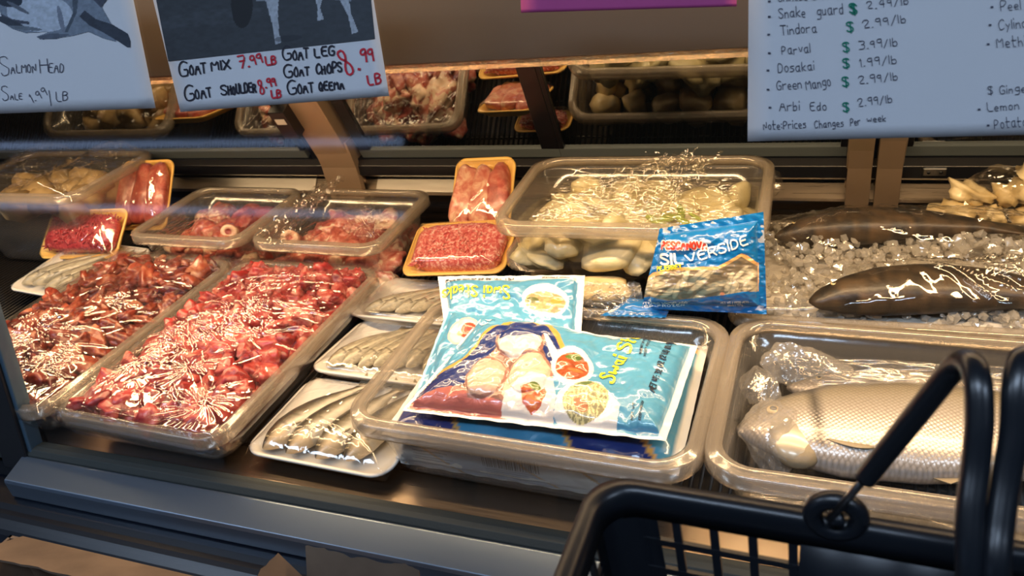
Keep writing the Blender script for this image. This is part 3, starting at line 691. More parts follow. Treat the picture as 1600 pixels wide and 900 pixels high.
def fish(name, label, L, H, W, pal, M, group=None, bend=0.0, mat=None, seed=0, tail=True, fins=True, head=.22, eye=True, cat='fish', finmat=None, rings=46, seg=24, blunt=0):
    """lies on its side in the local xy plane, snout at x=0, tail at x=L, back towards +y; bottom at z=0"""
    o = empty(name, M.translation, label, cat, group)
    s = np.linspace(0, 1, rings); a = np.linspace(0, 2 * PI, seg, endpoint=False)
    prof = np.interp(s, [0, .03, .10, .22, .38, .55, .72, .86, .93, 1], [.05, .28, .62, .90, 1.0, .93, .66, .34, .24, .30])
    prof = np.maximum(prof, blunt * np.sqrt(np.clip(s / .05, .02, 1)))
    wd = np.interp(s, [0, .03, .12, .25, .4, .6, .8, .93, 1], [.08, .35, .80, 1.0, .98, .78, .42, .16, .05])
    S, A = np.meshgrid(s, a, indexing='ij')
    ca, sa = np.cos(A), np.sin(A)
    yy = H / 2 * prof[:, None] * np.sign(ca) * abs(ca) ** .9; zz = W / 2 * wd[:, None] * np.sign(sa) * abs(sa) ** .85
    cy = bend * 4 * S * (1 - S) - H * .03 * np.sin(S * 3)
    X = S * L; Y = yy + cy; Z = zz + W * .48
    C = pal(S, ca, sa, X, Y)
    g = abs(S - head - .03 * (1 - ca ** 2)) < .013; C[g & (ca > -.8)] *= .3
    V = np.stack([X.ravel(), Y.ravel(), Z.ravel()], 1); Fc = []
    n = seg
    for r in range(rings - 1):
        for i in range(n):
            j = (i + 1) % n; Fc.append([r * n + i, (r + 1) * n + i, (r + 1) * n + j, r * n + j])
    Fc += [list(range(n)), [(rings - 1) * n + i for i in range(n)][::-1]]
    mesh('body', xf(M, V), Fc, mat or M_FISH, o, C.reshape(-1, 3))
    def yb(x): q = x / L; return bend * 4 * q * (1 - q) - H * .03 * math.sin(q * 3)
    def zs(x, y):
        q = x / L; hh = float(np.interp(q, s, prof)) * H / 2; ww = float(np.interp(q, s, wd)) * W / 2
        return W * .48 + ww * math.sqrt(max(.05, 1 - (y / hh) ** 2))
    def fin(nm, pts, z=.48, th=.0012):
        n = len(pts); V = [(x, y, W * z - th / 2) for x, y in pts] + [(x, y, W * z + th / 2) for x, y in pts]
        Fc = [list(range(n))[::-1], list(range(n, 2 * n))] + [[i, (i + 1) % n, n + (i + 1) % n, n + i] for i in range(n)]
        mesh(nm, xf(M, V), Fc, finmat or M_FIN, o, smooth=False)
    if tail:
        y0 = yb(L); fin('tail_fin', [(L * .97, y0 - H * .10), (L * 1.06, y0 - H * .36), (L * 1.15, y0 - H * .48), (L * 1.10, y0 - H * .2), (L * 1.07, y0), (L * 1.10, y0 + H * .2), (L * 1.15, y0 + H * .48), (L * 1.06, y0 + H * .36), (L * .97, y0 + H * .10)])
    if fins:
        for nm, x0, x1, sg, hh in (('dorsal_fin', .40, .58, 1, .22), ('anal_fin', .66, .80, -1, .12), ('belly_fin', .38, .45, -1, .08)):
            e = lambda q: float(np.interp(q, s, prof)) * H / 2 * .93
            fin(nm, [(x0 * L, yb(x0 * L) + sg * e(x0)), (x1 * L, yb(x1 * L) + sg * e(x1)), ((x1 + .02) * L, yb(x1 * L) + sg * (e(x1) + hh * H * .35)), ((x0 + .05) * L, yb(x0 * L) + sg * (e(x0) + hh * H))])
        V, Fc = lump(3, (L * .050, H * .045, .0014), 1.2, .05, 2)
        V[:, 1] += V[:, 0] * -.25; V = V + np.array([L * (head + .085), yb(L * .3) - H * .33, zs(L * (head + .085), -H * .33) + .001]); mesh('side_fin', xf(M, V), Fc, finmat or M_FIN, o)
    if eye:
        V, Fc = ICO[2]; V = V * np.array([H * .055, H * .055, H * .022]) + np.array([L * .085, yb(L * .085) + H * .07, zs(L * .085, H * .07) - H * .002])
        e = mesh('eye', xf(M, V), Fc, M_EYER, o)
        V, Fc = ICO[2]; V = V * np.array([H * .03, H * .03, H * .015]) + np.array([L * .085, yb(L * .085) + H * .07, zs(L * .085, H * .07) + H * .012])
        mesh('pupil', xf(M, V), Fc, M_PUPIL, e)
    return o
M_EYER = pbr('fish_eye_ring', (.55, .42, .2), .2, coat=1); M_PUPIL = pbr('fish_pupil', (.01, .01, .01), .1, coat=1)
def pal_mackerel(S, ca, sa, X, Y):
    t = np.clip(ca * 1.4 + .42 + .45 * (fbm(X * 200, Y * 200, 4) - .5), -1, 1)[..., None]
    b = np.array([.018, .016, .010]); m_ = np.array([.20, .17, .115]); l = np.array([.66, .60, .48])
    C = np.where(t > .3, m_ + (b - m_) * np.clip((t - .3) / .3, 0, 1), l + (m_ - l) * np.clip((t + .25) / .5, 0, 1))
    st = (np.sin(X * 520 + Y * 60) > .3) & (ca > .35); C[st] *= .6
    C[(S < .22)] *= np.array([.95, .80, .62]); return C * (.7 + .6 * fbm(X * 90, Y * 90, 8))[..., None]
def pal_small(S, ca, sa, X, Y):
    t = np.clip(ca + .4 * (fbm(X * 150, Y * 300, 5) - .5), -1, 1)[..., None]
    C = np.array([.62, .55, .40]) * (1 - (t + 1) / 2) + np.array([.05, .042, .025]) * (t + 1) / 2
    C = C * (.8 + .4 * (np.sin(Y * 900 + fbm(X * 40, Y * 40, 2) * 6) > .4))[..., None]
    return C
def pal_silver(S, ca, sa, X, Y):
    t = np.clip(ca, -1, 1)[..., None]; l = np.array([.56, .51, .48]); m_ = np.array([.34, .29, .21]); b = np.array([.045, .04, .028])
    C = np.where(t > .45, m_ + (b - m_) * np.clip((t - .45) / .5, 0, 1), l + (m_ - l) * np.clip((t + .3) / .75, 0, 1))
    return C * np.ones(S.shape)[..., None]
def pal_dark(S, ca, sa, X, Y):
    n = fbm(X * 90, Y * 90, 6, 3)[..., None]; t = np.clip((ca + 1) / 2, 0, 1)[..., None]
    return (np.array([.060, .034, .014]) * (1 - t) + np.array([.008, .006, .004]) * t) * np.clip(3.2 * n - .9, .15, 2.2)
t = NT('silver_scaled_skin'); p = t.n('ShaderNodeBsdfPrincipled'); a = t.n('ShaderNodeVertexColor'); a.layer_name = 'Col'
v = t.n('ShaderNodeTexVoronoi'); v.feature = 'F1'; t.set(v, Scale=1.0, Randomness=.12); mp = t.n('ShaderNodeMapping'); mp.inputs['Rotation'].default_value = (0, 0, math.radians(52)); mp.inputs['Scale'].default_value = (215, 215, 40); t.l(t.coord(), mp.inputs['Vector']); t.l(mp.outputs[0], v.inputs['Vector'])
c = t.n('ShaderNodeMix', data_type='RGBA', blend_type='MULTIPLY'); c.inputs[0].default_value = .75
t.l(a.outputs[0], c.inputs[6]); t.l(t.ramp(v.outputs['Distance'], [(.20, (1, 1, 1)), (.72, (.58, .54, .46))]), c.inputs[7]); t.l(c.outputs[2], p.inputs['Base Color'])
t.set(p, Roughness=.28, Metallic=.35); p.inputs['Coat Weight'].default_value = .5; p.inputs['Coat Roughness'].default_value = .15
t.l(t.bump(v.outputs['Distance'], .6, -.0014), p.inputs['Normal']); M_SCALE = t.surf(p.outputs[0])

def crumple(name, label, loc, dims, seed, cat='plastic bag', mat=None, yaw=0, parent=None, sub=4, amp=.24):
    bm = bmesh.new(); bmesh.ops.create_icosphere(bm, subdivisions=sub + 1, radius=1)
    V = np.array([v.co[:] for v in bm.verts]); Fc = [[v.index for v in f.verts] for f in bm.faces]; bm.free()
    r = np.random.default_rng(seed); P = r.normal(0, 1, (30, 3)); P /= np.linalg.norm(P, axis=1)[:, None]; h = r.uniform(.62, 1.05, 30)
    d = np.min(h[:, None] / np.maximum(P @ V.T, .05), axis=0); d = np.minimum(d, 1.25)
    q = np.zeros(len(V))
    for k in range(10):
        w = r.normal(0, 5 + k, 3); q += (np.abs(np.sin(V @ (w * np.array([.9, .35, .5])) * .7 + r.uniform(0, 6)))) / (2 + k)
    V = V * (d * (1 - amp * q * .5))[:, None] * np.array(dims)
    M = T(*loc, yaw); o = mesh(name, xf(M, V), Fc, mat or M_BAGFILM, parent, smooth=False)
    md = o.data
    return tag(o, label, cat) if label else o
def sheetfilm(name, P00, P10, P11, P01, mat=None, parent=None, seed=0, amp=.006, nu=90, nv=60, cells=70, lines=0, label=None, cat='plastic wrap', sag=0.0, ragged=.0):
    P = [np.array(p, float) for p in (P00, P10, P11, P01)]; u, v = np.meshgrid(np.linspace(0, 1, nu), np.linspace(0, 1, nv))
    B = ((1 - u) * (1 - v))[..., None] * P[0] + (u * (1 - v))[..., None] * P[1] + (u * v)[..., None] * P[2] + ((1 - u) * v)[..., None] * P[3]
    n = np.cross(P[1] - P[0], P[3] - P[0]); n /= np.linalg.norm(n)
    b, s = worley(u, v, cells, seed, 2.2, 1, .1); h = amp * (np.minimum((s - b) / .08, 1.2) + 1.5 * (fbm(u * 9, v * 22, seed, 3) - .5)) - sag * np.sin(PI * u) * np.sin(PI * v)
    B = B + h[..., None] * n
    if ragged: B[:, :, 2] += ragged * (fbm(u * 14, v * 3, seed + 5) - .5)
    o = mesh(name, B.reshape(-1, 3), gridf(nu, nv), mat or M_FILM, parent)
    return tag(o, label, cat) if label else o

class Pouch:
    """filled plastic pouch: corners near-left, near-right, far-right, far-left"""
    def __init__(s, name, label, C3, px, paint, th, seed=0, relief=None, nu=240, nv=160, cat='frozen fish pouch', wr=.0034, parent=None, mat=None, edge=.035, sag=0, group=None):
        s.C = [np.array(c, float) for c in C3]; s.H = homog(px); s.Hi = np.linalg.inv(s.H); s.th = th; s.seed = seed; s.relief = relief; s.wr = wr; s.edge = edge; s.sag = sag
        nn = np.cross(s.C[1] - s.C[0], s.C[3] - s.C[0]); s.n = nn / np.linalg.norm(nn)
        s.W = np.linalg.norm(s.C[1] - s.C[0]); s.D = np.linalg.norm(s.C[3] - s.C[0])
        u, v = np.meshgrid(np.linspace(0, 1, nu), np.linspace(0, 1, nv)); u, v = u.ravel(), v.ravel()
        X = happly(s.H, np.stack([u, v], 1)); col = paint(X[:, 0], X[:, 1])
        top = s.P(u, v); bot = s.P(u, v, -1); n = len(u)
        Fc = np.concatenate([gridf(nu, nv), gridf(nu, nv, n)[:, ::-1]])
        s.o = empty(name, np.mean(s.C, 0), label, cat, group)
        mesh('printed_bag', np.concatenate([top, bot]), Fc, mat or M_POUCH, s.o, np.concatenate([col, np.tile([[.5, .52, .55]], (n, 1))]))
    def P(s, u, v, side=1, off=0.0):
        u = np.asarray(u, float); v = np.asarray(v, float)
        B = ((1 - u) * (1 - v))[:, None] * s.C[0] + (u * (1 - v))[:, None] * s.C[1] + (u * v)[:, None] * s.C[2] + ((1 - u) * v)[:, None] * s.C[3]
        e = np.minimum(np.minimum(u, 1 - u) * s.W, np.minimum(v, 1 - v) * s.D); k = np.clip((e - .010) / s.edge, 0, 1); k = np.sqrt(k * (2 - k))
        X = happly(s.H, np.stack([u, v], 1))
        x, y = u * s.W, v * s.D
        w = s.wr * ((fbm(x * 38, y * 38, s.seed, 3) - .5) * 2.2 + np.minimum(abs(fbm(x * 22 + 5, y * 30, s.seed + 9, 2) - .5) * 5, 1)) * np.clip(e / .012, .25, 1)
        ripple = .0006 * np.sin(u * 60 + 3 * np.sin(v * 20)) * np.clip(1 - e / .02, 0, 1)
        if side > 0: h = s.th * k + w + ripple + (s.relief(X[:, 0], X[:, 1]) if s.relief else 0) - s.sag * 4 * u * (1 - u) * 4 * v * (1 - v)
        else: h = -s.th * .35 * k + ripple + w * np.clip(1 - e / .012, 0, 1) - .0006 - s.sag * 4 * u * (1 - u) * 4 * v * (1 - v)
        return B + (h + off)[:, None] * s.n
    def fn(s, off=.0014):
        return lambda P: (lambda q: s.P(np.clip(q[:, 0], .002, .998), np.clip(q[:, 1], .002, .998), 1, off))(happly(s.Hi, np.asarray(P, float)))
    def text(s, name, mat, items):
        mb = MB()
        for t, x0, y0, x1, y1, h, wd in items: write(mb, t, (x0, y0), (x1, y1), -h, wd, s.fn(), sub=2.0, jit=.0)
        return mb.build(name, mat, s.o)

# ================================================================== GOODS ON THE DECK
# --- big trays of cubed beef
def mound(X, Y, hw, hd, base, top, seed):
    return base + top * np.clip(1 - (X / hw) ** 2, 0, 1) ** .5 * np.clip(1 - (Y / hd) ** 2, 0, 1) ** .5 + .010 * (fbm(X * 14 + 3, Y * 14 + 3, seed, 2) - .5)
def meat_tray(name, label, cx, cy, yaw, nx, ny, mat, pr, plabel, grp, seed, lines, tents, hw=.165, hd=.247, size=1.0, dens=1):
    o, M = tub(name, label, 'tray', cx, cy, .004, hw, hd, .074, yaw, .016, .013, .03)
    iw, idp = hw - .022, hd - .022
    # the bed of meat below the pieces one can make out
    nu, nv = 110, 160; X, Y = np.meshgrid(np.linspace(-iw, iw, nu), np.linspace(-idp, idp, nv))
    Z = mound(X, Y, iw * 1.05, idp * 1.05, .058, .013, seed) + .010 * (1 - np.minimum(worley(X, Y, 260, seed)[0] / .012, 1.4))
    V = np.stack([X.ravel(), Y.ravel(), Z.ravel()], 1); V2 = V.copy(); V2[:, :2] *= .90; V2[:, 2] = .012; n = nu * nv
    Fc = gridf(nu, nv).tolist() + gridf(nu, nv, n)[:, ::-1].tolist()
    bd = [j for j in range(nu)] + [nu * (i + 1) - 1 for i in range(1, nv)] + [nu * nv - 1 - j for j in range(1, nu)] + [nu * (nv - 1 - i) for i in range(1, nv - 1)]
    for a, b in zip(bd, bd[1:] + bd[:1]): Fc.append([b, a, a + n, b + n])
    tag(mesh('meat_bed', xf(M, np.concatenate([V, V2])), Fc, mat), plabel[1], 'meat', kind='stuff')
    r = random.Random(seed)
    for j in range(ny):
        for i in range(nx):
            x = -iw + .012 + (2 * iw - .024) * (i + .5 * (j % 2) * .8 + r.uniform(-.25, .25) + .1) / (nx - .4); y = -idp + .012 + (2 * idp - .024) * (j + r.uniform(-.25, .25)) / (ny - 1)
            x = max(-iw + .008, min(iw - .008, x)); y = max(-idp + .008, min(idp - .008, y))
            z = float(mound(np.array([x]), np.array([y]), iw * 1.05, idp * 1.05, .062, .014, seed)[0]) + r.uniform(-.003, .006)
            P = M @ Vector((x, y, z))
            piece('beef_cube', r.choice(pr), P, (r.uniform(0, 6.3), r.uniform(-.6, .6), r.uniform(0, 6.3)), r.uniform(.8, 1.3) * size, plabel[0], 'meat', grp)
    film(M, hw - .002, hd - .002, lambda X, Y: np.maximum(mound(X, Y, iw, idp, .082, .014, seed), .078) - .002, o, lines, seed=seed, mat=M_TIGHT, tents=tents, step=.0015, cells=90, crump=.0006)
    # stretched film hangs down over the rim
    V, Fc = loft([rr(hw + .001, hd + .001, .04, .078, 14), rr(hw + .003, hd + .003, .04, .066, 14), rr(hw + .001, hd + .001, .04, .050, 14), rr(hw - .008, hd - .008, .03, .034, 14)])
    V = V + .0022 * np.sin(V[:, [1]] * 240 + V[:, [0]] * 300) * np.array([[1, 1, .3]]) * (V[:, [2]] < .07); mesh('wrap_edge', xf(M, V), Fc, M_FILM, o)
    return o, M
pr1 = protos(12, 'beef_cube', M_BEEF, (.0165, .0138, .0110), boxy=.55, amp=.26, sub=3, freq=2.2)
pr2 = protos(10, 'beef_cube', M_DBEEF, (.0225, .0115, .0090), boxy=.7, amp=.34, sub=3, freq=2.2)
L1 = streaks(-.15, .12, -.23, .2, 70, .10, 2.4, .5, .0020, .0011, 53) + burst(-.06, -.02, 40, .14, seed=54, amp=.0028, wd=.0011) + burst(.05, .06, 30, .12, seed=55, amp=.0026, wd=.0011) + streaks(-.14, .08, -.22, .18, 40, .13, .75, .35, .0022, .0013, 51) + streaks(-.10, .10, -.05, .22, 26, .16, .12, .15, .0022, .0012, 52) + burst(-.02, .02, 26, .10, seed=1, amp=.0022, wd=.0016) + burst(.115, -.20, 16, .13, seed=2, amp=.002, wd=.0014, a0=1.2, a1=3.4) + burst(-.05, -.06, 22, .12, seed=3, amp=.0022, wd=.0016) + burst(.06, -.02, 18, .09, seed=4, amp=.002) \
    + streaks(-.12, .02, .02, .15, 26, .12, .25, .2, .0018, .0014, 5) + streaks(-.12, -.02, -.14, .0, 22, .10, .9, .25, .0018, .0014, 6) + burst(.02, -.12, 14, .09, seed=8, amp=.002)
meat_tray('beef_tray', 'clear wrapped tray of bright red cubed beef beside the fish trays, nearest the steel rail', -.918, .869, math.radians(-1.5), 11, 17, M_BEEF, pr1,
          ('bright red cube of raw beef in the wrapped tray beside the fish trays', 'bed of red beef under the cubes of the tray beside the fish trays'), 'red beef cubes', 11, L1, [(-.035, -.035, .085, .012), (.035, .035, .075, .009), (.11, -.19, .10, .004), (-.09, -.13, .07, .007), (.07, .13, .08, .006), (-.06, .12, .07, .006), (.03, -.12, .07, .006)])
L2 = streaks(-.15, .12, -.23, .2, 60, .11, 1.2, .6, .0022, .0011, 56) + burst(-.02, -.08, 26, .12, seed=11, amp=.0024, wd=.0018) + burst(.04, .02, 22, .11, seed=12, amp=.0022, wd=.0017) + streaks(-.12, .10, -.2, .2, 44, .10, .7, .6, .002, .0016, 13) + burst(.09, -.17, 16, .1, seed=14, amp=.002)
meat_tray('beef_tray', 'clear wrapped tray heaped with dark brownish red stewing beef, beside the glass joint post', -1.262, .873, math.radians(-1.5), 8, 14, M_DBEEF, pr2,
          ('dark brownish strip of raw beef in the wrapped tray by the glass joint post', 'bed of dark beef under the strips of the tray by the joint post'), 'dark beef strips', 21, L2, [(-.06, -.05, .09, .012), (.04, .06, .08, .010), (.08, -.13, .08, .009), (-.05, -.18, .08, .008), (.02, .17, .08, .007)], size=1.15)

# --- two deeper tubs of goat meat behind them
def goat_box(cx, cy, label, plabel, grp, seed, mat, bones, hw=.152, hd=.131):
    o, M = tub('meat_tub', label, 'tub', cx, cy, .002, hw, hd, .118, math.radians(-1), .02, .014, .03)
    r = random.Random(seed)
    gp = protos(7, 'goat_piece', mat, (.040, .026, .019), boxy=.8, amp=.36, sub=3, freq=2)
    bp_ = []
    for q in range(3):
        c_ = lambda r_, z_: np.array([(r_ * math.cos(t_) * 1.25, r_ * math.sin(t_), z_) for t_ in np.linspace(0, 2 * PI, 20, endpoint=False)])
        V, Fc = loft([c_(.014, -.016), c_(.0155, 0), c_(.016, .010), c_(.0145, .013), c_(.0065, .0125), c_(.005, .008)], True, True)
        me = bpy.data.meshes.new('marrow_bone'); me.from_pydata(V.tolist(), [], Fc); me.materials.append(M_BONE); me.materials.append(M_GOAT)
        me.polygons.foreach_set('use_smooth', [True] * len(Fc)); me.polygons.foreach_set('material_index', [1 if k in range(0, 20) or k in range(80, 100) or k >= 100 else 0 for k in range(len(Fc))]); bp_.append(me)
    k = 0
    for lay, (nx, ny) in enumerate(((5, 5), (4, 4), (3, 3))):
        for j in range(ny):
            for i in range(nx):
                x = (i - (nx - 1) / 2) * .046 + r.uniform(-.006, .006); y = (j - (ny - 1) / 2) * .040 + r.uniform(-.006, .006)
                if lay == 2: x += .02
                piece('goat_piece', r.choice(gp), M @ Vector((x, y, .028 + .027 * lay + r.uniform(-.003, .003))), (r.uniform(-.4, .4), r.uniform(-.4, .4), r.uniform(0, 6)), r.uniform(.85, 1.15), plabel, 'meat', grp)
    for q, (x, y, z, a) in enumerate(bones):
        b = piece('marrow_bone', bp_[q % 3], M @ Vector((x, y, z)), (.95, .2, a * .3), 1.0, 'pale round cut bone end among the pieces of ' + ('the left goat tub' if seed > 40 else 'the goat tub beside the yellow trays'), 'bone', grp + ' bones')
        b['label'] = 'pale cut bone end lying on the meat of the ' + ('tub behind the dark beef tray' if seed > 40 else 'tub behind the red beef tray')
    ln = burst(-.02, -.02, 20, .09, seed=seed, amp=.002) + streaks(-.12, .1, -.1, .1, 24, .1, .3, .5, .0018, .0014, seed)
    film(M, hw - .01, hd - .01, lambda X, Y: .104 + .014 * np.exp(-((X - .03) / .07) ** 2 - ((Y + .0) / .06) ** 2) + .010 * np.clip(abs(Y) / .12, 0, 1) ** 4, o, ln, seed=seed, cells=70, crump=.0022, skirt=0)
    return o, M
goat_box(-.905, 1.245, 'clear tub of pinkish goat pieces and cut bones under loose cling film behind red beef', 'pinkish goat meat piece in the clear tub behind the red beef tray', 'goat pieces behind the red beef tray', 31, M_GOAT,
         [(-.085, -.070, .096, .3)])
o_, M_ = goat_box(-1.228, 1.247, 'clear tub of darker goat meat under cling film, behind the dark beef tray', 'darker goat meat piece in the clear tub behind the dark beef tray', 'goat pieces behind the dark beef tray', 41, M_GOAT,
         [(.07, -.05, .094, .3)])
sheetfilm('crumpled_wrap', (-1.04, 1.13, .125), (-.95, 1.10, .122), (-.93, 1.33, .165), (-1.0, 1.34, .150), seed=5, amp=.012, label='bunched cling film peak standing off the corner of the goat tub behind the red beef')
sheetfilm('crumpled_wrap', (-.86, 1.16, .128), (-.775, 1.13, .120), (-.775, 1.23, .125), (-.84, 1.24, .140), seed=6, amp=.012, label='twisted knot of cling film on the yellow tray side of the goat tub')

# --- yellow foam packs
def pack(label, BLp, BRp, TLp, sy, kind, glabel, seed):
    M, lx, ly = frame(BLp, BRp, TLp); lx = max(lx, .09); sy = sy or ly
    M = M @ Matrix.Translation((lx / 2, sy / 2, 0))
    o = foam('foam_tray', label, M, lx, sy, M_YFOAM, depth=.016)
    r = random.Random(seed); cm = Vector(M.translation)
    if kind == 'ground':
        mb = MB(); hw, hd = lx / 2 - .018, sy / 2 - .018
        V, Fc = lump(seed, (hw * 1.05, hd * 1.05, .020), .55, .05, 3); V[:, 2] += .018; mb.add(xf(M, V), Fc)
        for k in range(520):
            x, y = r.uniform(-1, 1) * hw, r.uniform(-1, 1) * hd; e = max(abs(x) / hw, abs(y) / hd)
            z = .012 + .026 * (1 - e ** 4) ** .5 + r.uniform(-.001, .002); a = r.uniform(0, 6.3); l = r.uniform(.004, .009); t = r.uniform(-.4, .4)
            d = Vector((math.cos(a) * l, math.sin(a) * l, t * l)); c = Vector((x, y, z)); q = Vector((-d.y, d.x, 0)) * .3
            V, Fc = tube([c - d, c + q, c + d], [.0014, .0019, .0013], 6); mb.add(xf(M, V), Fc)
        tag(mb.build('ground_meat', M_GROUND), glabel, 'ground meat', kind='stuff')
        top = .040
    else:
        for k in range(3):
            V, Fc = lump(seed + k, (lx * .185, sy * .42, .017), .75, .12, 3, 1.3)
            V[:, 0] += (k - 1) * lx * .27 + .004 * np.sin(V[:, 1] * 30 + k); V[:, 2] += .021
            tag(mesh('meat_strip', xf(M, V), Fc, M_STRIP), glabel, 'meat', glabel and ('strips of ' + glabel)[:60])
            COL.objects[-1] if 0 else None
        top = .038
    ln = streaks(-lx * .4, lx * .4, -sy * .4, sy * .4, 12, .06, 1.2, .5, .001, .0013, seed) + burst(0, sy * .3, 8, .05, seed=seed)
    film(M, lx / 2 - .004, sy / 2 - .004, lambda X, Y: .019 + (top + .003 - .019) * np.clip(1 - np.maximum(abs(X) / (lx / 2 - .002), abs(Y) / (sy / 2 - .002)) ** 5, 0, 1), o, ln, seed=seed, cells=16, crump=.0008, skirt=.006, step=.002, name='cling_cover')
    return o, M
pack('yellow foam pack of ground meat wrapped in film, in front of the big stacked tub', at_y(631, 440, 1.135), at_y(792, 436, 1.135), at_y(655, 360, 1.255), None, 'ground', 'mound of bright ground meat on the yellow tray in front of the big stacked tub', 51)
pack('yellow foam pack of three rosy meat strips leaning up beside the big stacked tub', at_y(706, 372, 1.27), at_y(800, 372, 1.27), at_y(750, 256, 1.375), None, 'strip', 'rosy meat strip on the yellow tray leaning beside the big stacked tub', 61)
pack('yellow foam pack of purplish ground meat behind the dark beef tray', at_y(70, 408, 1.14), at_y(190, 408, 1.14), at_y(88, 334, 1.23), None, 'ground', 'purplish mound of ground meat on the yellow tray behind the dark beef tray', 71)
pack('yellow foam pack of rosy strips standing up behind the purplish ground meat', at_y(187, 362, 1.27), at_y(268, 362, 1.27), at_y(214, 256, 1.375), None, 'strip', 'rosy strip on the yellow tray standing behind the purplish ground meat', 81)
pack('half hidden yellow foam pack of ground meat behind the brighter one by the big tub', at_y(742, 405, 1.30), at_y(838, 405, 1.30), at_y(746, 365, 1.36), None, 'ground', 'sliver of ground meat showing between the yellow packs and the big tub', 91)

# --- white foam trays of fish in a file beside the frozen fish tub
def fish_tray(cx, cy, z, yaw, sx, sy, tilt, label, fl, items, seed, pal, grp, W):
    M = T(cx, cy, z, yaw, tilt); o = foam('foam_tray', label, M, sx, sy, M_WFOAM, depth=.02, r=.03)
    for k, (x, y, a, L, H, fw, bend) in enumerate(items):
        fish('fish', fl[k] if isinstance(fl, list) else fl, L, H, fw, pal, M @ T(x, y, .006 + .003 * (k % 2), a), grp, bend, seed=seed + k)
    hw, hd = sx / 2 - .003, sy / 2 - .003
    ln = streaks(-hw * .8, hw * .5, -hd * .8, hd * .8, 26, .07, .6, .7, .0012, .0013, seed) + burst(-.02, -.03, 12, .07, seed=seed, amp=.0014)
    film(M, hw, hd, lambda X, Y: .022 + (W - .022) * np.clip(1 - np.maximum(abs(X) / hw, abs(Y) / hd) ** 4, 0, 1), o, ln, seed=seed, cells=40, crump=.0012, skirt=.008, step=.002, name='cling_cover')
fish_tray(-.638, .748, .002, math.radians(-2), .245, .185, 0, 'white foam tray of whole fish with heads towards the rail, nearest the steel rail',
          ['dark backed whole fish at the outer edge of the nearest white tray', 'brown headed fish second from the outer edge of the nearest white tray', 'pale bellied fish in the middle of the nearest white tray', 'bright silvery fish beside the tub in the nearest white tray'],
          [(-.092, -.080, math.radians(66), .180, .050, .036, .010), (-.048, -.082, math.radians(72), .175, .046, .034, .008), (.002, -.080, math.radians(76), .170, .050, .038, .006), (.050, -.076, math.radians(80), .165, .046, .036, .004)], 5, pal_mackerel, None, .048)
fish_tray(-.640, .925, .010, math.radians(-2), .235, .18, math.radians(-5), 'white foam tray of small striped fish, middle one of the three white trays',
          'small brown striped fish laid slanting in the middle white tray',
          [(-.095 + .028 * k, -.066 + .004 * k, math.radians(64 + 2 * k), .15, .030, .026, .008) for k in range(7)], 25, pal_small, 'small fish in the middle white tray', .038)
fish_tray(-.668, 1.078, .012, math.radians(-2), .225, .165, math.radians(-6), 'white foam tray of long thin pale fish, furthest of the three white trays',
          'thin pale fish laid slanting in the furthest white tray',
          [(-.085 + .030 * k, -.055 + .004 * k, math.radians(50 + 3 * k), .14, .026, .024, .006) for k in range(6)], 45, pal_small, 'thin fish in the furthest white tray', .036)
q = at_z(40, 445, .05)
fish_tray(-1.50, 1.085, .03, math.radians(-6), .26, .20, math.radians(5), 'white foam tray of dull fish behind the dark beef tray',
          'dull greenish fish on the white tray behind the dark beef tray',
          [(-.11 + .04 * k, -.075, math.radians(55), .17, .034, .028, .006) for k in range(5)], 65, pal_small, 'dull fish behind the dark beef tray', .040)

# --- far tub under a loose plastic bag
o, M = tub('storage_tub', 'tall cloudy tub with crumpled plastic over it near the far end of the case', 'tub', -1.72, 1.27, .002, .22, .14, .20, 0, .03, .016, .04)
mb = MB()
for k in range(16):
    piece('chicken_piece', protos(1, 'chicken_piece', M_CARDT, (.045, .035, .03), boxy=.9, amp=.3)[0], M @ Vector(((k % 4 - 1.5) * .075, (k // 4 - 1.5) * .042, .13 + .012 * (k % 3))), (0, .2 * (k % 3), k), 1.0, 'tan chicken piece in the far cloudy tub', 'meat', 'tan pieces in the far cloudy tub')
film(M, .21, .13, lambda X, Y: .195 + .03 * np.sin(X * 14) ** 2, o, streaks(-.2, .2, -.1, .1, 40, .12, .4, .8, .003, .002, 3), seed=9, cells=60, crump=.006, step=.003)

# --- big tub stacked on another, behind the frozen fish
o, M = tub('storage_tub', 'low clear tub of tan pieces underneath the big stacked tub', 'tub', -.30, 1.228, .002, .205, .130, .112, 0, .02, .014, .035)
tan = protos(5, 'tan_piece', M_TAN, (.036, .028, .024), boxy=.85, amp=.2)
for k in range(40):
    i, j, l = k % 5, (k // 5) % 4, k // 20
    piece('tan_piece', tan[k % 5], M @ Vector(((i - 2) * .066, (j - 1.5) * .052, .034 + .036 * l)), (.3 * (k % 3), .2 * (k % 4), k), 1.0, 'tan piece in the low tub under the big stacked tub', 'meat', 'tan pieces in the low tub')
o, M = tub('storage_tub', 'big clear tub holding pale chicken, stacked on another tub below the mirror door', 'tub', -.272, 1.168, .118, .212, .142, .104, math.radians(1), .022, .014, .04)
ch = protos(6, 'chicken_piece', M_PALE, (.040, .030, .020), boxy=.9, amp=.26, sub=3, freq=1.8)
for k in range(48):
    i, j = k % 8, k // 8
    piece('chicken_piece', ch[k % 6], M @ Vector(((i - 3.5) * .042, (j - 2.5) * .036, .024 + .010 * (k % 3) + (.018 if i in (1, 2, 3) else 0))), (.3 * (k % 3), .2, k * 1.3), 1.0, 'pale yellowish chicken piece in the big stacked tub', 'meat', 'pale chicken pieces in the big stacked tub')
lf = protos(3, 'green_slice', M_LEAF, (.026, .010, .004), boxy=1, amp=.15)
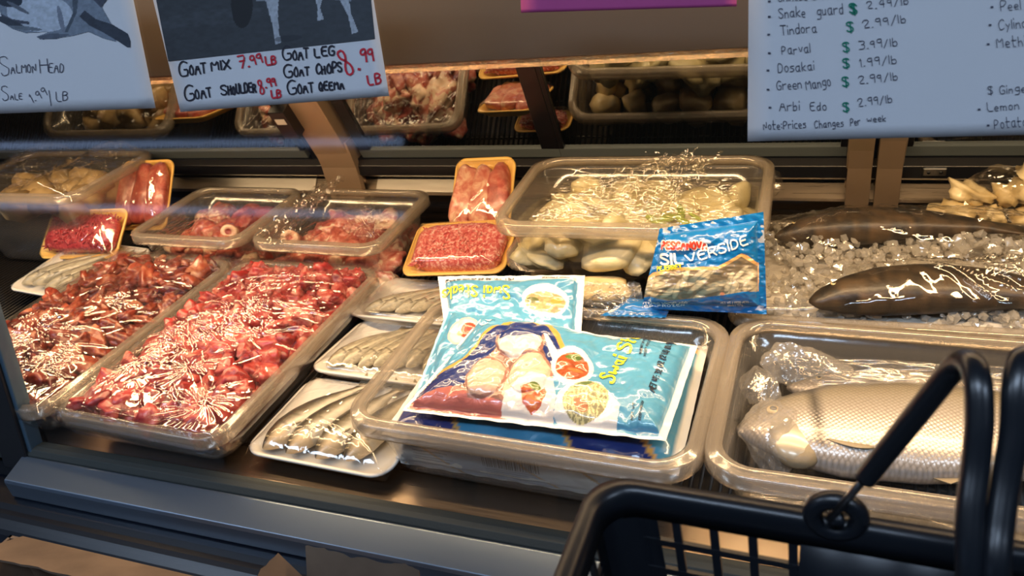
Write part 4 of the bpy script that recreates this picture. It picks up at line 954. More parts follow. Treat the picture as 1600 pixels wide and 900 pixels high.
for k in range(5):
    piece('green_slice', lf[k % 3], M @ Vector((.045 + .014 * k, -.05 + .02 * (k % 3), .066)), (.2, .5 - .3 * k, k * .9), 1.0, 'olive green slice lying on the chicken in the big stacked tub', 'garnish', 'olive slices on the chicken')
a = at_y(822, 352, 1.06); b = at_y(1030, 350, 1.06); c = at_y(1170, 240, 1.20); d = at_y(1045, 238, 1.20)
sheetfilm('crumpled_wrap', a + (0, 0, .004), b + (0, 0, .004), (-.14, 1.24, .250), (-.25, 1.25, .244), seed=15, amp=.013, nu=150, nv=110, cells=120, label='gathered cling film stretched up across the open mouth of the big stacked tub', ragged=.02)
sheetfilm('crumpled_wrap', (-.44, 1.10, .19), (-.10, 1.08, .185), (-.12, 1.24, .205), (-.40, 1.25, .215), seed=16, amp=.012, nu=150, nv=90, cells=110, label='loose cling film lying over the chicken inside the big stacked tub')

crumple('wrapped_cup', 'small crumpled clear wrap standing behind the corner of the big stacked tub', at_y(1206, 285, 1.30), (.022, .02, .035), 77, 'plastic wrap', M_FILM, sub=3)

# --- tub of frozen fish pouches
tubA, MA = tub('pouch_tub', 'clear tub full of blue frozen fish pouches, front centre on the deck', 'tub', -.332, .803, .002, .234, .160, .118, math.radians(-1.5), .024, .016, .04)
CY = (.09, .31, .49); NAVY = (.012, .028, .15); GOLD = (.62, .33, .07); WH = (.78, .77, .74)
def paint_front(X, Y):
    n = fbm(X / 7, Y / 7, 2, 3); C = np.tile([CY], (len(X), 1)) * (.9 + .2 * n)[:, None]
    put(C, X < 700, (.10, .42, .64), .5)
    gold = [(640, 612), (677, 592), (733, 575), (767, 544), (800, 520), (833, 511), (868, 519), (892, 541), (903, 566), (895, 578), (880, 590), (640, 634)]
    put(C, inpoly(X, Y, gold), GOLD)
    nav = [(640, 622), (677, 598), (733, 582), (767, 551), (800, 527), (833, 518), (866, 526), (886, 547), (898, 572), (880, 600), (760, 600), (742, 622), (640, 632)]
    put(C, inpoly(X, Y, nav), NAVY)
    win = [(640, 645), (640, 628), (740, 618), (775, 580), (800, 556), (860, 552), (872, 574), (880, 610), (850, 660), (700, 652)]
    put(C, inpoly(X, Y, win), (.20, .09, .07))
    put(C, inpoly(X, Y, [(626, 642), (642, 628), (720, 618), (757, 630), (800, 640), (838, 662), (700, 646)]), (.50, .14, .11))
    for P, c in (([(794, 556), (800, 545), (862, 543), (870, 556), (862, 572), (840, 581), (815, 578), (798, 568)], (.78, .69, .60)),
                 ([(776, 578), (790, 570), (806, 576), (804, 586), (786, 588)], (.62, .26, .20)),
                 ([(748, 622), (745, 604), (757, 588), (776, 580), (802, 583), (813, 592), (809, 611), (796, 632), (770, 636), (750, 634)], (.66, .42, .31)),
                 ([(803, 634), (810, 610), (824, 588), (846, 574), (868, 576), (884, 596), (882, 614), (858, 626), (832, 642), (812, 646)], (.70, .48, .35))):
        P = np.array(P, float); c0_ = P.mean(0); put(C, inpoly(X, Y, c0_ + (P - c0_) * 1.07), (.34, .16, .12)); k = inpoly(X, Y, c0_ + (P - c0_) * .95); put(C, k, c)
        C[k] *= (.72 + .5 * fbm(X[k] / 7, Y[k] / 4, 7, 3))[:, None]; k = inpoly(X, Y, c0_ + (P - c0_) * np.array([.55, .12]) + np.array([3, -4])); put(C, k, (.80, .60, .50), .35)
    k = inpoly(X, Y, [(795, 545), (868, 540), (866, 552), (800, 556)]); put(C, k, NAVY)
    put(C, inpoly(X, Y, [(868, 545), (874, 545), (896, 577), (884, 582)]), WH)
    e = ell(X, Y, 913, 592, 32, 29, .4); put(C, e < 1, (.80, .74, .70)); e = ell(X, Y, 913, 592, 25, 21, .2); put(C, e < 1, (.36, .07, .02)); k = e < 1
    C[k] *= (.5 + 1.0 * fbm(X[k] / 4, Y[k] / 3, 12, 3))[:, None]; put(C, ell(X, Y, 915, 577, 12, 4) < 1, (.10, .16, .02)); put(C, ell(X, Y, 918, 598, 12, 4, .2) < 1, (.50, .16, .04))
    put(C, inpoly(X, Y, [(800, 655), (812, 628), (850, 606), (885, 612), (890, 640), (880, 672), (840, 668)]), (.80, .72, .66))
    put(C, inpoly(X, Y, [(836, 626), (850, 622), (862, 634), (872, 622), (876, 632), (866, 648), (850, 656), (838, 645)]), (.50, .10, .03)); put(C, ell(X, Y, 858, 625, 9, 5) < 1, (.14, .20, .04)); put(C, ell(X, Y, 852, 643, 9, 6, .4) < 1, (.62, .20, .06))
    put(C, inpoly(X, Y, [(884, 660), (895, 628), (922, 612), (955, 616), (982, 650), (972, 684), (900, 676)]), (.82, .77, .72))
    e = ell(X, Y, 933, 641, 34, 25, -.3); k = e < 1; put(C, k, (.55, .48, .24)); C[k] *= (.6 + .8 * (np.sin(X[k] * .9 + fbm(X[k] / 6, Y[k] / 6, 3) * 14) > 0))[:, None]; put(C, ell(X, Y, 926, 648, 11, 8, .5) < 1, (.36, .12, .05)); put(C, ell(X, Y, 930, 620, 14, 3, -.3) < 1, (.10, .16, .05))
    return C
def edges(pch_px, wd, col, fn):
    H = homog(pch_px); Hi = np.linalg.inv(H)
    def f(X, Y):
        C = fn(X, Y); q = happly(Hi, np.stack([X, Y], 1)); u, v = q[:, 0], q[:, 1]
        put(C, (u > 1 - wd[1]) | (v < wd[0]) | (v > 1 - wd[2]) | (u < wd[3]), col); return C
    return f
def relief_front(X, Y):
    z = np.zeros(len(X))
    for cx, cy, rx, ry, a in ((830, 558, 38, 20, .05), (778, 607, 35, 28, -.55), (848, 602, 35, 29, -.6)):
        z += .007 * np.sqrt(np.clip(1 - ell(X, Y, cx, cy, rx, ry, a), 0, 1))
    z += .012 * np.exp(-ell(X, Y, 830, 540, 80, 40)) - .006 * np.exp(-ell(X, Y, 965, 560, 30, 70))
    return z
def P3(px, py, z): return at_z(px, py, z)
# pouches lying below
def paint_plain(c, c2=None):
    def f(X, Y):
        C = np.tile([c], (len(X), 1)); q = X + Y * .6
        if c2 is not None: put(C, (np.sin(q / 31) > .3), c2); put(C, abs(np.sin(q / 31) - .3) < .08, GOLD)
        return C
    return f
def low_pouch(z, x0, x1, y0, y1, label, c, c2, seed, th=.020):
    px = [(0, 0), (300, 0), (300, 200), (0, 200)]
    return Pouch('frozen_fish_pouch', label, [(x0, y0, z), (x1, y0, z), (x1, y1, z), (x0, y1, z)], px, edges(px, (.04, .03, .04, .03), WH, paint_plain(c, c2)), th, seed, nu=90, nv=70)
low_pouch(.026, -.522, -.145, .690, .915, 'silvery blue pouch at the bottom of the frozen fish tub', (.20, .28, .42), (.30, .34, .42), 3, .018)
low_pouch(.056, -.525, -.150, .690, .925, 'pale blue pouch below the navy striped one in the frozen fish tub', (.12, .30, .48), (.45, .45, .45), 4, .014)
low_pouch(.084, -.520, -.128, .672, .935, 'navy and cyan pouch showing along the end wall of the frozen fish tub', (.05, .24, .40), NAVY, 6, .012)
# one stands against the near wall with its label facing out
pxl = [(0, 0), (300, 0), (300, 100), (0, 100)]
pb = Pouch('frozen_fish_pouch', 'silvery pouch with barcode label standing against the near wall of the frozen fish tub', [(-.515, .6905, .018), (-.175, .684, .018), (-.175, .6745, .082), (-.515, .681, .082)], pxl, edges(pxl, (.04, .02, .05, .02), WH, paint_plain((.44, .52, .68), (.66, .68, .74))), .004, 8, nu=120, nv=50, wr=.001)
lbl = MB(); kk = MB()
def onp(pts, off): return pb.P(np.array([p[0] / 300 for p in pts]), np.array([p[1] / 100 for p in pts]), 1, off)
def quad(mb, x0, y0, x1, y1, off, n=14):
    P = [(x0 + (x1 - x0) * i / n, y) for y in (y0, y1) for i in range(n + 1)]; V = onp(P, off); mb.add(V, [[i, i + 1, n + 2 + i, n + 1 + i] for i in range(n)])
quad(lbl, 110, 22, 196, 88, .0006); quad(lbl, 22, 26, 88, 84, .0006)
r = random.Random(4); x = 118
while x < 186:
    b_ = r.choice((.8, 1.2, 2.0)); quad(kk, x, 50, x + b_, 82, .0012, 1); x += b_ + r.choice((.9, 1.3, 2.1))
for k in range(5): quad(kk, 28, 74 - k * 9, 80 - 6 * (k % 3), 75.6 - k * 9, .0012, 4)
for k in range(3): quad(kk, 120, 42 - k * 7, 180 - 9 * k, 43.2 - k * 7, .0012, 4)
lbl.build('white_label', pbr('label_paper', (.88, .86, .80), .6), pb.o); kk.build('barcode_print', M_KINK, pb.o)
# back pouch, folded up over the rear rim
pxb = [(703, 575), (905, 560), (914, 430), (684, 432)]
def paint_back(X, Y):
    C = np.tile([CY], (len(X), 1)) * (.9 + .2 * fbm(X / 9, Y / 6, 4, 3))[:, None]
    put(C, ell(X, Y, 860, 482, 33, 27) < 1, WH); e = ell(X, Y, 860, 486, 29, 17); k = e < 1; put(C, k, (.42, .33, .16)); C[k] *= (.5 + fbm(X[k] / 4, Y[k] / 3, 5, 3))[:, None]
    put(C, ell(X, Y, 876, 484, 8, 5) < 1, (.65, .30, .06)); put(C, ell(X, Y, 843, 484, 9, 5) < 1, (.10, .12, .04)); return C
pk = Pouch('frozen_fish_pouch', 'blue fish steak pouch lying upside down over the rear rim of the tub', [P3(703, 575, .100), P3(905, 565, .105), P3(914, 430, .168), P3(684, 432, .162)], pxb, edges(pxb, (.02, .045, .10, .05), WH, paint_back), .014, 12, nu=200, nv=140)
pk.text('black_lettering', M_KINK, [('NET WT. 32 OZ (2 LB) (0.90kg)', 812, 436, 700, 441, 7, 1.3), ('KEEP FROZEN', 893, 435, 856, 434, 4, .8)])
pk.text('yellow_lettering', M_YINK, [('Swai Steaks', 808, 462, 694, 459, 20, 3.0)])
# middle pouch
pxm = [(640, 640), (800, 640), (830, 500), (704, 480)]
def paint_mid(X, Y):
    C = np.tile([CY], (len(X), 1)) * (.9 + .2 * fbm(X / 9, Y / 6, 14, 3))[:, None]
    e = ell(X, Y, 734, 525, 27, 20, -.3); put(C, e < 1, (.80, .50, .45)); put(C, e < .72, (.80, .70, .62)); put(C, ell(X, Y, 742, 524, 14, 10, -.3) < 1, (.52, .07, .04)); put(C, ell(X, Y, 728, 526, 5, 4) < 1, (.75, .40, .25)); return C
Pouch('frozen_fish_pouch', 'blue pouch with pink round food picture tucked under the front fish steak pouch', [P3(640, 640, .112), P3(800, 640, .112), P3(835, 500, .145), P3(700, 482, .145)], pxm, edges(pxm, (.03, .03, .03, .03), (.3, .55, .7), paint_mid), .012, 22, nu=160, nv=140)
# front pouch
pxf = [(626, 642), (1040, 690), (1091, 541), (752, 493)]
pf = Pouch('frozen_fish_pouch', 'blue swai steak pouch with clear window and yellow lettering, topmost in the tub', [P3(628, 642, .124), P3(1040, 690, .124), P3(1090, 541, .122), P3(752, 500, .150)], pxf, edges(pxf, (.022, .028, .02, .012), WH, paint_front), .022, 32, relief_front, nu=340, nv=240, edge=.05)
pf.text('yellow_lettering', M_YINK, [('Swai', 972, 616, 992, 577, 21, 3.4), ('Steaks', 996, 568, 1026, 510, 21, 3.4)])
pf.text('black_lettering', M_KINK, [('NET WT: 32 OZ (2 LB) (0.90kg)', 1030, 629, 1060, 539, 8, 1.5), ('KEEP FROZEN', 1019, 574, 1027, 543, 3, .7), ('PRODUCT OF VIETNAM', 1013, 571, 1021, 536, 3, .7), ('NET WT', 998, 668, 1003, 648, 3, .8), ('KEEP FROZEN', 1009, 670, 1015, 646, 3, .8)])
pf.text('white_lettering', M_WINK, [('CB', 672, 609, 691, 599, 14, 3.0), ('LEW', 770, 527, 786, 505, 12, 2.2)])

# --- blue bag of silversides standing behind
BLUE = (.004, .15, .44)
pxs = [(1001, 481), (1199, 490), (1193, 330), (1030, 356)]
def paint_silver(X, Y):
    C = np.tile([BLUE], (len(X), 1)) * (.85 + .3 * fbm(X / 12, Y / 8, 4, 3))[:, None]
    win = [(998, 462), (1004, 440), (1020, 424), (1050, 414), (1084, 411), (1116, 410), (1136, 400), (1155, 390), (1163, 394), (1182, 404), (1182, 446), (1160, 444), (1120, 452), (1072, 459), (1040, 463), (1018, 457)]
    org = [(996, 462), (1002, 436), (1020, 418), (1050, 409), (1084, 406), (1116, 405), (1136, 395), (1155, 385), (1165, 388), (1184, 400), (1184, 446), (1100, 440), (1020, 440)]
    put(C, inpoly(X, Y, org), (.82, .45, .16)); k = inpoly(X, Y, win); put(C, k, (.20, .15, .09))
    r = random.Random(6)
    for i in range(30):
        cx, cy = r.uniform(1004, 1178), r.uniform(412, 458); a = r.choice((-.5, -.7, -.3, -1.2, .2)); e = ell(X, Y, cx, cy, r.uniform(18, 26), r.uniform(3.5, 5.5), a); kk = k & (e < 1)
        C[kk] = np.array((.60, .50, .32)) * (.25 + .8 * np.sqrt(1 - e[kk]))[:, None]
    put(C, ell(X, Y, 1122, 449, 4, 3) < 1, (.8, .3, .15))
    put(C, ell(X, Y, 1098, 371, 8, 3, .1) < 1, (.5, .6, .75)); put(C, inpoly(X, Y, [(1010, 466), (1016, 459), (1016, 468)]), WH)
    put(C, inpoly(X, Y, [(1176, 481), (1184, 472), (1194, 474), (1190, 483)]), (.6, .62, .75)); return C
def relief_silver(X, Y): return .006 * np.exp(-ell(X, Y, 1080, 440, 90, 40) ** 2) + .003 * (fbm(X / 14, Y / 6, 30, 2) - .5)
ps = Pouch('silverside_bag', 'blue bag of frozen silversides with clear window, standing behind the pouch tub', [at_y(1003, 482, .955), at_y(1198, 491, .955), at_y(1193, 331, 1.005), at_y(1031, 357, 1.005)], pxs, paint_silver, .020, 42, relief_silver, nu=300, nv=220, cat='frozen fish bag', edge=.03, wr=.0028)
ps.text('white_lettering', M_WINK, [('PESCANOVA', 1034, 382, 1099, 381, 9, 5.4), ('SIL', 1034, 404, 1064, 402, 14, 3.4), ('VERSIDE', 1071, 402, 1166, 372, 12, 2.4), ('MANTENER CONGELADO', 992, 474, 1066, 468, 4, 1.0), ('KEEP FROZEN', 992, 480, 1060, 474, 4, .9), ('NET WT / PESO NETO', 1118, 468, 1166, 466, 4, 1.0), ('(16oz) / 454g', 1128, 474, 1154, 472, 4, .9)])
mb = MB()
for t_, x0, y0, x1, y1, h, wd in [('PESCANOVA', 1034, 382, 1099, 381, 9, 2.8)]: write(mb, t_, (x0, y0), (x1, y1), -h, wd, ps.fn(.0022), sub=2.0)
mb.build('red_lettering', M_RINK, ps.o)
ps.text('yellow_lettering', M_YINK, [('PEJERREY', 1028, 414, 1062, 409, 6, 1.6)])
pxt = [(940, 494), (1110, 498), (1110, 470), (985, 464)]
Pouch('silverside_bag', 'flat blue bag end poking out from under the standing silverside bag', [P3(938, 494, .122), P3(1040, 497, .122), P3(1050, 474, .124), P3(985, 466, .126)], pxt, lambda X, Y: np.where(inpoly(X, Y, [(955, 484), (972, 477), (974, 486), (962, 490)])[:, None], [WH], [BLUE]) * 1.0, .005, 52, nu=60, nv=30, cat='frozen fish bag')
# loose clear bag between tub and stacked tub
sheetfilm('plastic_bag_fold', P3(905, 498, .118), P3(1010, 498, .118), P3(1000, 445, .135), P3(900, 442, .130), M_BAGFILM, seed=33, amp=.010, nu=70, nv=50, cells=40, label='folds of a clear bag between the pouch tub and the stacked tubs', cat='plastic bag')
V, Fc = lump(5, (.05, .035, .012), .8, .1, 3); tag(mesh('fish_fillet', V + np.array(P3(935, 452, .118)), Fc, M_TAN), 'pale tan fillet edge lying behind the upside down blue pouch', 'fish')

# --- tub with the big silver fish
tubB, MB_ = tub('fish_tub', 'clear tub holding a whole silver fish, beside the frozen pouch tub', 'tub', .140, .803, .002, .240, .160, .118, math.radians(-1), .022, .016, .04)
fish('silver_fish', 'large whole silver scaled fish lying in the clear tub', .52, .160, .070, pal_silver, T(-.074, .782, .036, math.radians(7.5)), None, .012, mat=M_SCALE, seed=3, head=.155, tail=False)
def gill_plate(o, M, L, H, W):                                     # smooth cheek plate with its dark rear edge
    for nm, rx, ry, dx, dz, mt in (('gill_slit', .056, .36, .004, .0, M_FIN), ('gill_cover', .052, .34, 0, .0022, pbr('gill_cover_skin', (.42, .37, .29), .3, .3, coat=.4))):
        V, Fc = ICO[3]; V = V * np.array([L * rx * 1.25, H * ry, W * .30]); V[:, 0] += L * .125 + dx; V[:, 1] += -H * .06; V[:, 2] += W * .60 + dz - .0045; mesh(nm, xf(M, V), Fc, mt, o)
fo = [o for o in COL.objects if o.name == 'silver_fish'][0]
gill_plate(fo, T(-.074, .782, .036, math.radians(7.5)), .52, .160, .070)
fish('silver_fish', 'second silver fish half wrapped in plastic behind the large one in the tub', .48, .085, .05, pal_silver, T(-.02, .905, .022, math.radians(3)), None, .006, mat=M_SCALE, seed=4, head=.2, tail=False)
bx = [(-.005, .905, .088, .062, .040, .046), (-.050, .872, .066, .038, .038, .032), (.085, .915, .060, .055, .022, .024), (.19, .930, .058, .07, .016, .022)]
lbs = ['peaked crumpled clear bag in the rear corner of the fish tub', 'crumpled clear bag beside the end wall of the fish tub', 'folded clear bag along the back of the large silver fish', 'low clear bag fold furthest along the back of the silver fish']
for k, (x, y, z, a, b, c) in enumerate(bx): crumple('plastic_bag', lbs[k], (x, y, z), (a, b, c), 100 + k, mat=M_HAZEBAG)
crumple('plastic_bag', 'clear bag wrapped around the head of the large silver fish', (-.030, .785, .062), (.052, .066, .052), 111, mat=M_HAZEBAG)
sheetfilm('plastic_bag_fold', (-.02, .930, .085), (.36, .945, .085), (.36, .87, .075), (.02, .875, .080), M_BAGFILM, seed=36, amp=.008, nu=160, nv=50, cells=60, label='sheet of clear bag lying behind the back of the large silver fish', cat='plastic bag')
sheetfilm('plastic_bag_fold', (-.05, .672, .03), (.36, .664, .03), (.36, .72, .05), (-.05, .73, .05), M_BAGFILM, seed=37, amp=.006, nu=160, nv=40, cells=60, label='clear bag film under the belly of the large silver fish', cat='plastic bag')

# --- long tray of crushed ice with dark fish
tubI, MI = tub('ice_tray', 'long clear tray of crushed ice with two dark fish under film', 'tray', .175, 1.130, .002, .285, .162, .112, math.radians(1), .02, .015, .035)
r = random.Random(12); mb = MB()
def ice_h(x, y): return .112 + .018 * math.exp(-((y - .06) / .05) ** 2) + .006 * math.sin(x * 30)
for k in range(1500):
    x, y = r.uniform(-.262, .262), r.uniform(-.138, .138); V, Fc = ICO[1]; s = r.uniform(.004, .0095)
    V = V * np.array([s * r.uniform(.7, 1.3), s * r.uniform(.7, 1.3), s * .8]); V = V + np.array([r.gauss(0, .0012) for _ in range(len(V) * 3)]).reshape(-1, 3)
    z = ice_h(x, y) - r.uniform(0, .020); mb.add(xf(MI @ T(x, y, z, r.uniform(0, 6), r.uniform(0, 3)), V), Fc)
tag(mb.build('crushed_ice', M_ICE, None, False), 'heap of crushed ice in the long wrapped tray', 'ice', kind='stuff')
V, Fc = loft([rr(.235, .115, .03, .02), rr(.250, .130, .03, .092), rr(.245, .125, .03, .100)], True, True)
tag(mesh('ice_bed', xf(MI, V), Fc, pbr('packed_ice', (.55, .50, .43), .4, bump=(60, .8, .006))), 'packed ice beneath the loose ice of the long wrapped tray', 'ice', kind='stuff')
a, b = P3(1292, 492, .125), P3(1600, 492, .125)
M_DFISH = pbr('dark_fish_skin', vcol=True, rough=.5, coat=.2, crough=.25, bump=(120, .6, .002))
fish('dark_fish', 'dark brown whole fish arched on the ice, nearest the silver fish tub', .38, .085, .06, pal_dark, T(.002, .990, .106, math.radians(5)), None, .040, mat=M_DFISH, seed=5, tail=False, fins=False, blunt=.5, finmat=M_DFISH)
fish('dark_fish', 'blackish whole fish half buried in ice, nearest the rear panel', .36, .070, .055, pal_dark, T(-.055, 1.180, .108, math.radians(7)), None, .034, mat=M_DFISH, seed=6, tail=False, fins=False, blunt=.4, finmat=M_DFISH)
ln = streaks(-.05, .22, -.10, -.03, 60, .17, -.45, .10, .003, .0014, 44) + burst(.02, -.06, 30, .16, seed=47, amp=.003, wd=.0014, a0=-.9, a1=0) + streaks(-.26, .2, -.14, .14, 40, .10, .1, .6, .002, .0016, 45) + streaks(-.27, .2, .10, .15, 18, .2, 0, .06, .002, .0014, 46)
film(MI, .275, .152, lambda X, Y: np.maximum(.122 + .054 * np.exp(-((Y - .075) / .055) ** 2 - ((X + .02) / .20) ** 4), .122 + .055 * np.exp(-((Y + .095) / .060) ** 2 - ((X - .05) / .20) ** 4)), tubI, ln, seed=44, cells=150, crump=.0022, step=.0024)

# --- bag of yellowish pieces
q = at_y(1545, 330, 1.34); bg = protos(4, 'fish_ball', M_TAN, (.026, .020, .018), boxy=.9, amp=.40, sub=3, freq=2.4)
for k, (x, y, z) in enumerate([(-.05, 0, .0), (.0, -.01, .002), (.05, 0, .0), (-.025, 0, .034), (.03, 0, .036), (.075, .01, .03), (.10, 0, .0), (.05, .01, .066), (.09, .01, .07)]):
    piece('pale_lump', bg[k % 4], (q[0] + x, q[1] + y, q[2] - .004 + z), (k, .3, k * 2), 1.0, 'pale yellow lump in the clear bag beside the rear panel', 'food', 'pale lumps in the clear bag')
crumple('plastic_bag', 'clear bag filled with pale yellow lumps standing behind the ice tray', (q[0] + .025, q[1], q[2] + .028), (.120, .05, .075), 205, mat=M_FILM)
stand = tub('storage_tub', 'low clear tub carrying the bag of pale lumps behind the ice tray', 'tub', q[0] + .05, 1.36, .002, .14, .055, .085, 0, .012, .012, .02)

# ================================================================== SHOPPING BASKET held in front of the glass
BZ = .390
c0 = at_z(925, 734, BZ); c1 = at_z(1290, 792, BZ); yawb = math.atan2(c1[1] - c0[1], c1[0] - c0[0])
BW, BD, BH = .43, .30, .215
ex = np.array([math.cos(yawb), math.sin(yawb)]); ey = np.array([-ex[1], ex[0]])
bc = np.array(c0[:2]) + ex * BW / 2 - ey * BD / 2
bk = empty('shopping_basket', (bc[0], bc[1], BZ - BH), 'black plastic shopping basket with two rubber sleeved handles held before the case', 'shopping basket')
MK = T(bc[0], bc[1], BZ - BH, yawb)
def bw_(z): k = 1 - z / BH; return BW / 2 - .010 - .030 * k, BD / 2 - .010 - .030 * k
def bring(e, z, r=.022): a, b = bw_(z); return rr(a + e, b + e, r + e * .5, z, 8)
rings = [bring(-.0015, BH - .020), bring(-.0015, BH - .003), bring(.001, BH), bring(.008, BH), bring(.010, BH - .003), bring(.010, BH - .012), bring(.008, BH - .012), bring(.0075, BH - .005), bring(.002, BH - .005), bring(.0012, BH - .020)]
V, Fc = loft(rings, loop=True); mesh('basket_rim', xf(MK, V), Fc, M_BASKET, bk)
mb = MB(); th = .0014
def bar(P0, P1, wx, side):
    """slat on a wall: P0,P1 local points on the wall's mid surface"""
    P0, P1 = np.array(P0, float), np.array(P1, float); d = P1 - P0; n = np.array(side, float); s = np.cross(d, n); s /= np.linalg.norm(s)
    V = [p + s * a * wx / 2 + n * b * th for p in (P0, P1) for a, b in ((-1, -1), (1, -1), (1, 1), (-1, 1))]
    mb.add(xf(MK, V), [[0, 1, 2, 3][::-1], [4, 5, 6, 7]] + [[i, (i + 1) % 4, 4 + (i + 1) % 4, 4 + i] for i in range(4)])
zt, zb = BH - .019, .012
for sgn in (1, -1):
    a1, b1 = bw_(zt); a0, b0 = bw_(zb)
    nx = 16
    for i in range(nx + 1):
        f = -1 + 2 * i / nx; f *= .90; bar((f * a0, sgn * b0, zb), (f * a1, sgn * b1, zt), .0052, (0, sgn, 0))
    ny = 11
    for i in range(ny + 1):
        f = (-1 + 2 * i / ny) * .86; bar((sgn * a0, f * b0, zb), (sgn * a1, f * b1, zt), .0052, (sgn, 0, 0))
for z in (.036, .060, .084, .108, .132, .156, .178):
    a, b = bw_(z)
    for sgn in (1, -1):
        bar((-a * .9, sgn * b, z), (a * .9, sgn * b, z), .0052, (0, sgn, 0)); bar((sgn * a, -b * .86, z), (sgn * a, b * .86, z), .0052, (sgn, 0, 0))
mb.build('wall_grid', M_BASKET, bk, False)
mb = MB()
for sx in (1, -1):                                                     # solid rounded corners
    for sy in (1, -1):
        rg = []
        for z in (zb, zt):
            a, b = bw_(z); r0 = .022; P = []
            for k in range(9):
                t_ = k / 8 * PI / 2; P.append((sx * (a - r0 + r0 * math.cos(t_)), sy * (b - r0 + r0 * math.sin(t_)), z))
            P = [(P[0][0], P[0][1] - sy * .008, z)] + P + [(P[-1][0] - sx * .008, P[-1][1], z)]; rg.append(np.array(P))
        n = len(rg[0]); inn = [g * np.array([.992, .992, 1]) for g in rg]; V = np.concatenate(rg + inn)
        Fc = [[i, i + 1, n + i + 1, n + i] for i in range(n - 1)] + [[2 * n + i + 1, 2 * n + i, 3 * n + i, 3 * n + i + 1] for i in range(n - 1)] + [[0, n, 3 * n, 2 * n], [n - 1, 2 * n - 1, 4 * n - 1, 3 * n - 1], [n, 3 * n, 3 * n + 1, n + 1]]
        mb.add(xf(MK, V), Fc)
hl = np.linalg.inv(np.array(MK)) @ np.append(at_y(1306, 806, c1[1]), 1)     # solid plate that carries the hinge
for sgn in (1, -1):
    P = []
    for z in (.11, zt):
        a, b = bw_(z); P += [(hl[0] - .018, sgn * (b + .0018), z), (hl[0] + .075, sgn * (b + .0018), z), (hl[0] + .075, sgn * (b - .0018), z), (hl[0] - .018, sgn * (b - .0018), z)]
    mb.add(xf(MK, P), boxv(0, 1, 0, 1, 0, 1)[1])
V, Fc = loft([bring(0, .0), bring(.0, .016), bring(-.002, .016), bring(-.002, .003)], True, True); mb.add(xf(MK, V), Fc)
mb.build('basket_shell', M_BASKET, bk)
FY = lambda P: xf(MK, [P])[0]
a_, b_ = bw_(BH)
def handle(hx, hinge_px, elbow, gripA, gripB, endn, hinge2, sleeve):
    h = mesh('hinge_eye', *tube_ring(hx), M_BASKET, bk)
def ringtube(c, R, r, axis='y', seg=24):
    P = []
    for k in range(seg + 1):
        t_ = 2 * PI * k / seg; P.append((c[0] + R * math.cos(t_), c[1], c[2] + R * math.sin(t_)))
    return tube(P, r, 10, False)
# hinge on the wall away from us: centre measured at (1306, 806)
hy = b_ + .004
Ml = np.linalg.inv(np.array(MK))
def loc(P): return (np.append(np.array(P, float), 1) @ Ml.T)[:3]
h0 = at_y(1306, 806, FY((0.05, hy, BH))[1]); 
V, Fc = ringtube(h0, .0125, .0055); mesh('hinge_eye', V, Fc, M_BASKET, bk)
V, Fc = tube([h0 + np.array([0, -.006, 0]), h0 + np.array([0, .006, 0])], .0045, 12); mesh('hinge_pin', V, Fc, M_BASKET, bk)
yf = h0[1]; hz = h0[2]
w0 = at_y(1296, 812, yf - .004); w1 = at_y(1330, 772, yf - .008); w2 = at_y(1357, 742, yf - .012)
V, Fc = tube([w0, w1, w2], .0022, 10); wire = mesh('handle_wire', V, Fc, M_CHROME, bk)
def sleeve(pts, r=.0056, dx=0):
    P = [at_y(x, y, yf - d) for x, y, d in pts]; a = P[-1]
    nr = FY((0, -hy, BH))[1]                                          # the same handle comes down on the near wall
    P += [np.array([a[0] + .004, yf - .17, a[2] + .0]), np.array([a[0] + .002, nr + .045, a[2] - .004]), np.array([a[0] - dx * .3, nr + .020, a[2] - .030]), np.array([a[0] - dx * .7, nr + .012, hz + .050])]
    V, Fc = tube(spline(P, 6), r, 16); mesh('handle_sleeve', V, Fc, M_SLEEVE, bk)
    e = P[-1]; c = np.array([a[0] - dx, nr, hz]); V, Fc = tube([e, (e + c) / 2 + np.array([0, -.002, 0]), c], .0022, 10); mesh('handle_wire', V, Fc, M_CHROME, bk)
    V, Fc = ringtube(c, .0125, .0055); mesh('hinge_eye', V, Fc, M_BASKET, bk)
sleeve([(1352, 748, .012), (1385, 706, .014), (1440, 638, .017), (1480, 588, .020), (1500, 568, .024), (1518, 570, .032), (1528, 600, .042), (1530, 660, .052), (1524, 730, .062), (1516, 800, .074), (1516, 880, .086), (1520, 1000, .10)], dx=.06)
sleeve([(1720, 780, .012), (1670, 650, .016), (1630, 580, .020), (1610, 562, .026), (1596, 566, .034), (1588, 610, .044), (1584, 680, .054), (1572, 750, .064), (1562, 820, .076), (1556, 890, .088), (1554, 1000, .10)], dx=-.09)

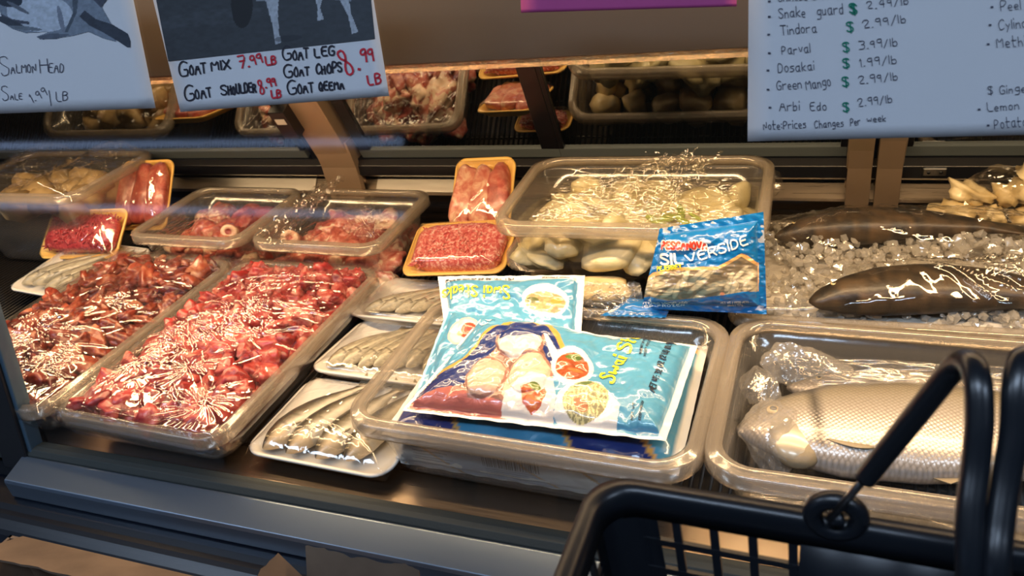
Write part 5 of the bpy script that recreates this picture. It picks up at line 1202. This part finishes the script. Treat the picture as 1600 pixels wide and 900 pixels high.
# ================================================================== CARDBOARD CARTONS at the foot of the case
def carton(label, x0, x1, y0, y1, zt, flap, yaw=0, seed=0):
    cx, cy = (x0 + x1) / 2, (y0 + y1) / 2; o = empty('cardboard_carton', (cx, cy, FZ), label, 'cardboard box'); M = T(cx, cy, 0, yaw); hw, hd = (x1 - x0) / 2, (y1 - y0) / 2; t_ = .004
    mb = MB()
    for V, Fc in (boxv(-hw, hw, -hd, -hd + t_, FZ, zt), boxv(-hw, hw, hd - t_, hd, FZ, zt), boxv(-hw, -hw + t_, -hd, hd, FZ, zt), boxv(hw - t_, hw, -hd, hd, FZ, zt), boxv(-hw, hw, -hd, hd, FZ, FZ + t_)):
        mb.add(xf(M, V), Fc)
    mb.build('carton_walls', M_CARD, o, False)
    r = np.random.default_rng(seed)
    for (ax, ay, bx_, by_, dx, dy) in flap:                            # flaps with torn outer edge
        n = 34; V = []
        for lay in (0, t_):
            for k in range(n + 1):
                f = k / n; px_, py_ = ax + (bx_ - ax) * f, ay + (by_ - ay) * f; l = 1 + .25 * float(fbm(np.array([k * .35]), np.array([seed * 3.1]), seed, 3)[0])
                V += [(px_, py_, zt + lay), (px_ + dx * l, py_ + dy * l, zt + lay + .03 * l)]
        m_ = 2 * (n + 1); Fc = []
        for k in range(n):
            a = 2 * k; Fc += [[a, a + 1, a + 3, a + 2], [m_ + a, m_ + a + 2, m_ + a + 3, m_ + a + 1], [a + 1, m_ + a + 1, m_ + a + 3, a + 3], [a, a + 2, m_ + a + 2, m_ + a]]
        Fc += [[0, m_, m_ + 1, 1], [2 * n, 2 * n + 1, m_ + 2 * n + 1, m_ + 2 * n]]
        mesh('torn_flap', xf(M, V), Fc, M_CARD, o, smooth=False)
    return o

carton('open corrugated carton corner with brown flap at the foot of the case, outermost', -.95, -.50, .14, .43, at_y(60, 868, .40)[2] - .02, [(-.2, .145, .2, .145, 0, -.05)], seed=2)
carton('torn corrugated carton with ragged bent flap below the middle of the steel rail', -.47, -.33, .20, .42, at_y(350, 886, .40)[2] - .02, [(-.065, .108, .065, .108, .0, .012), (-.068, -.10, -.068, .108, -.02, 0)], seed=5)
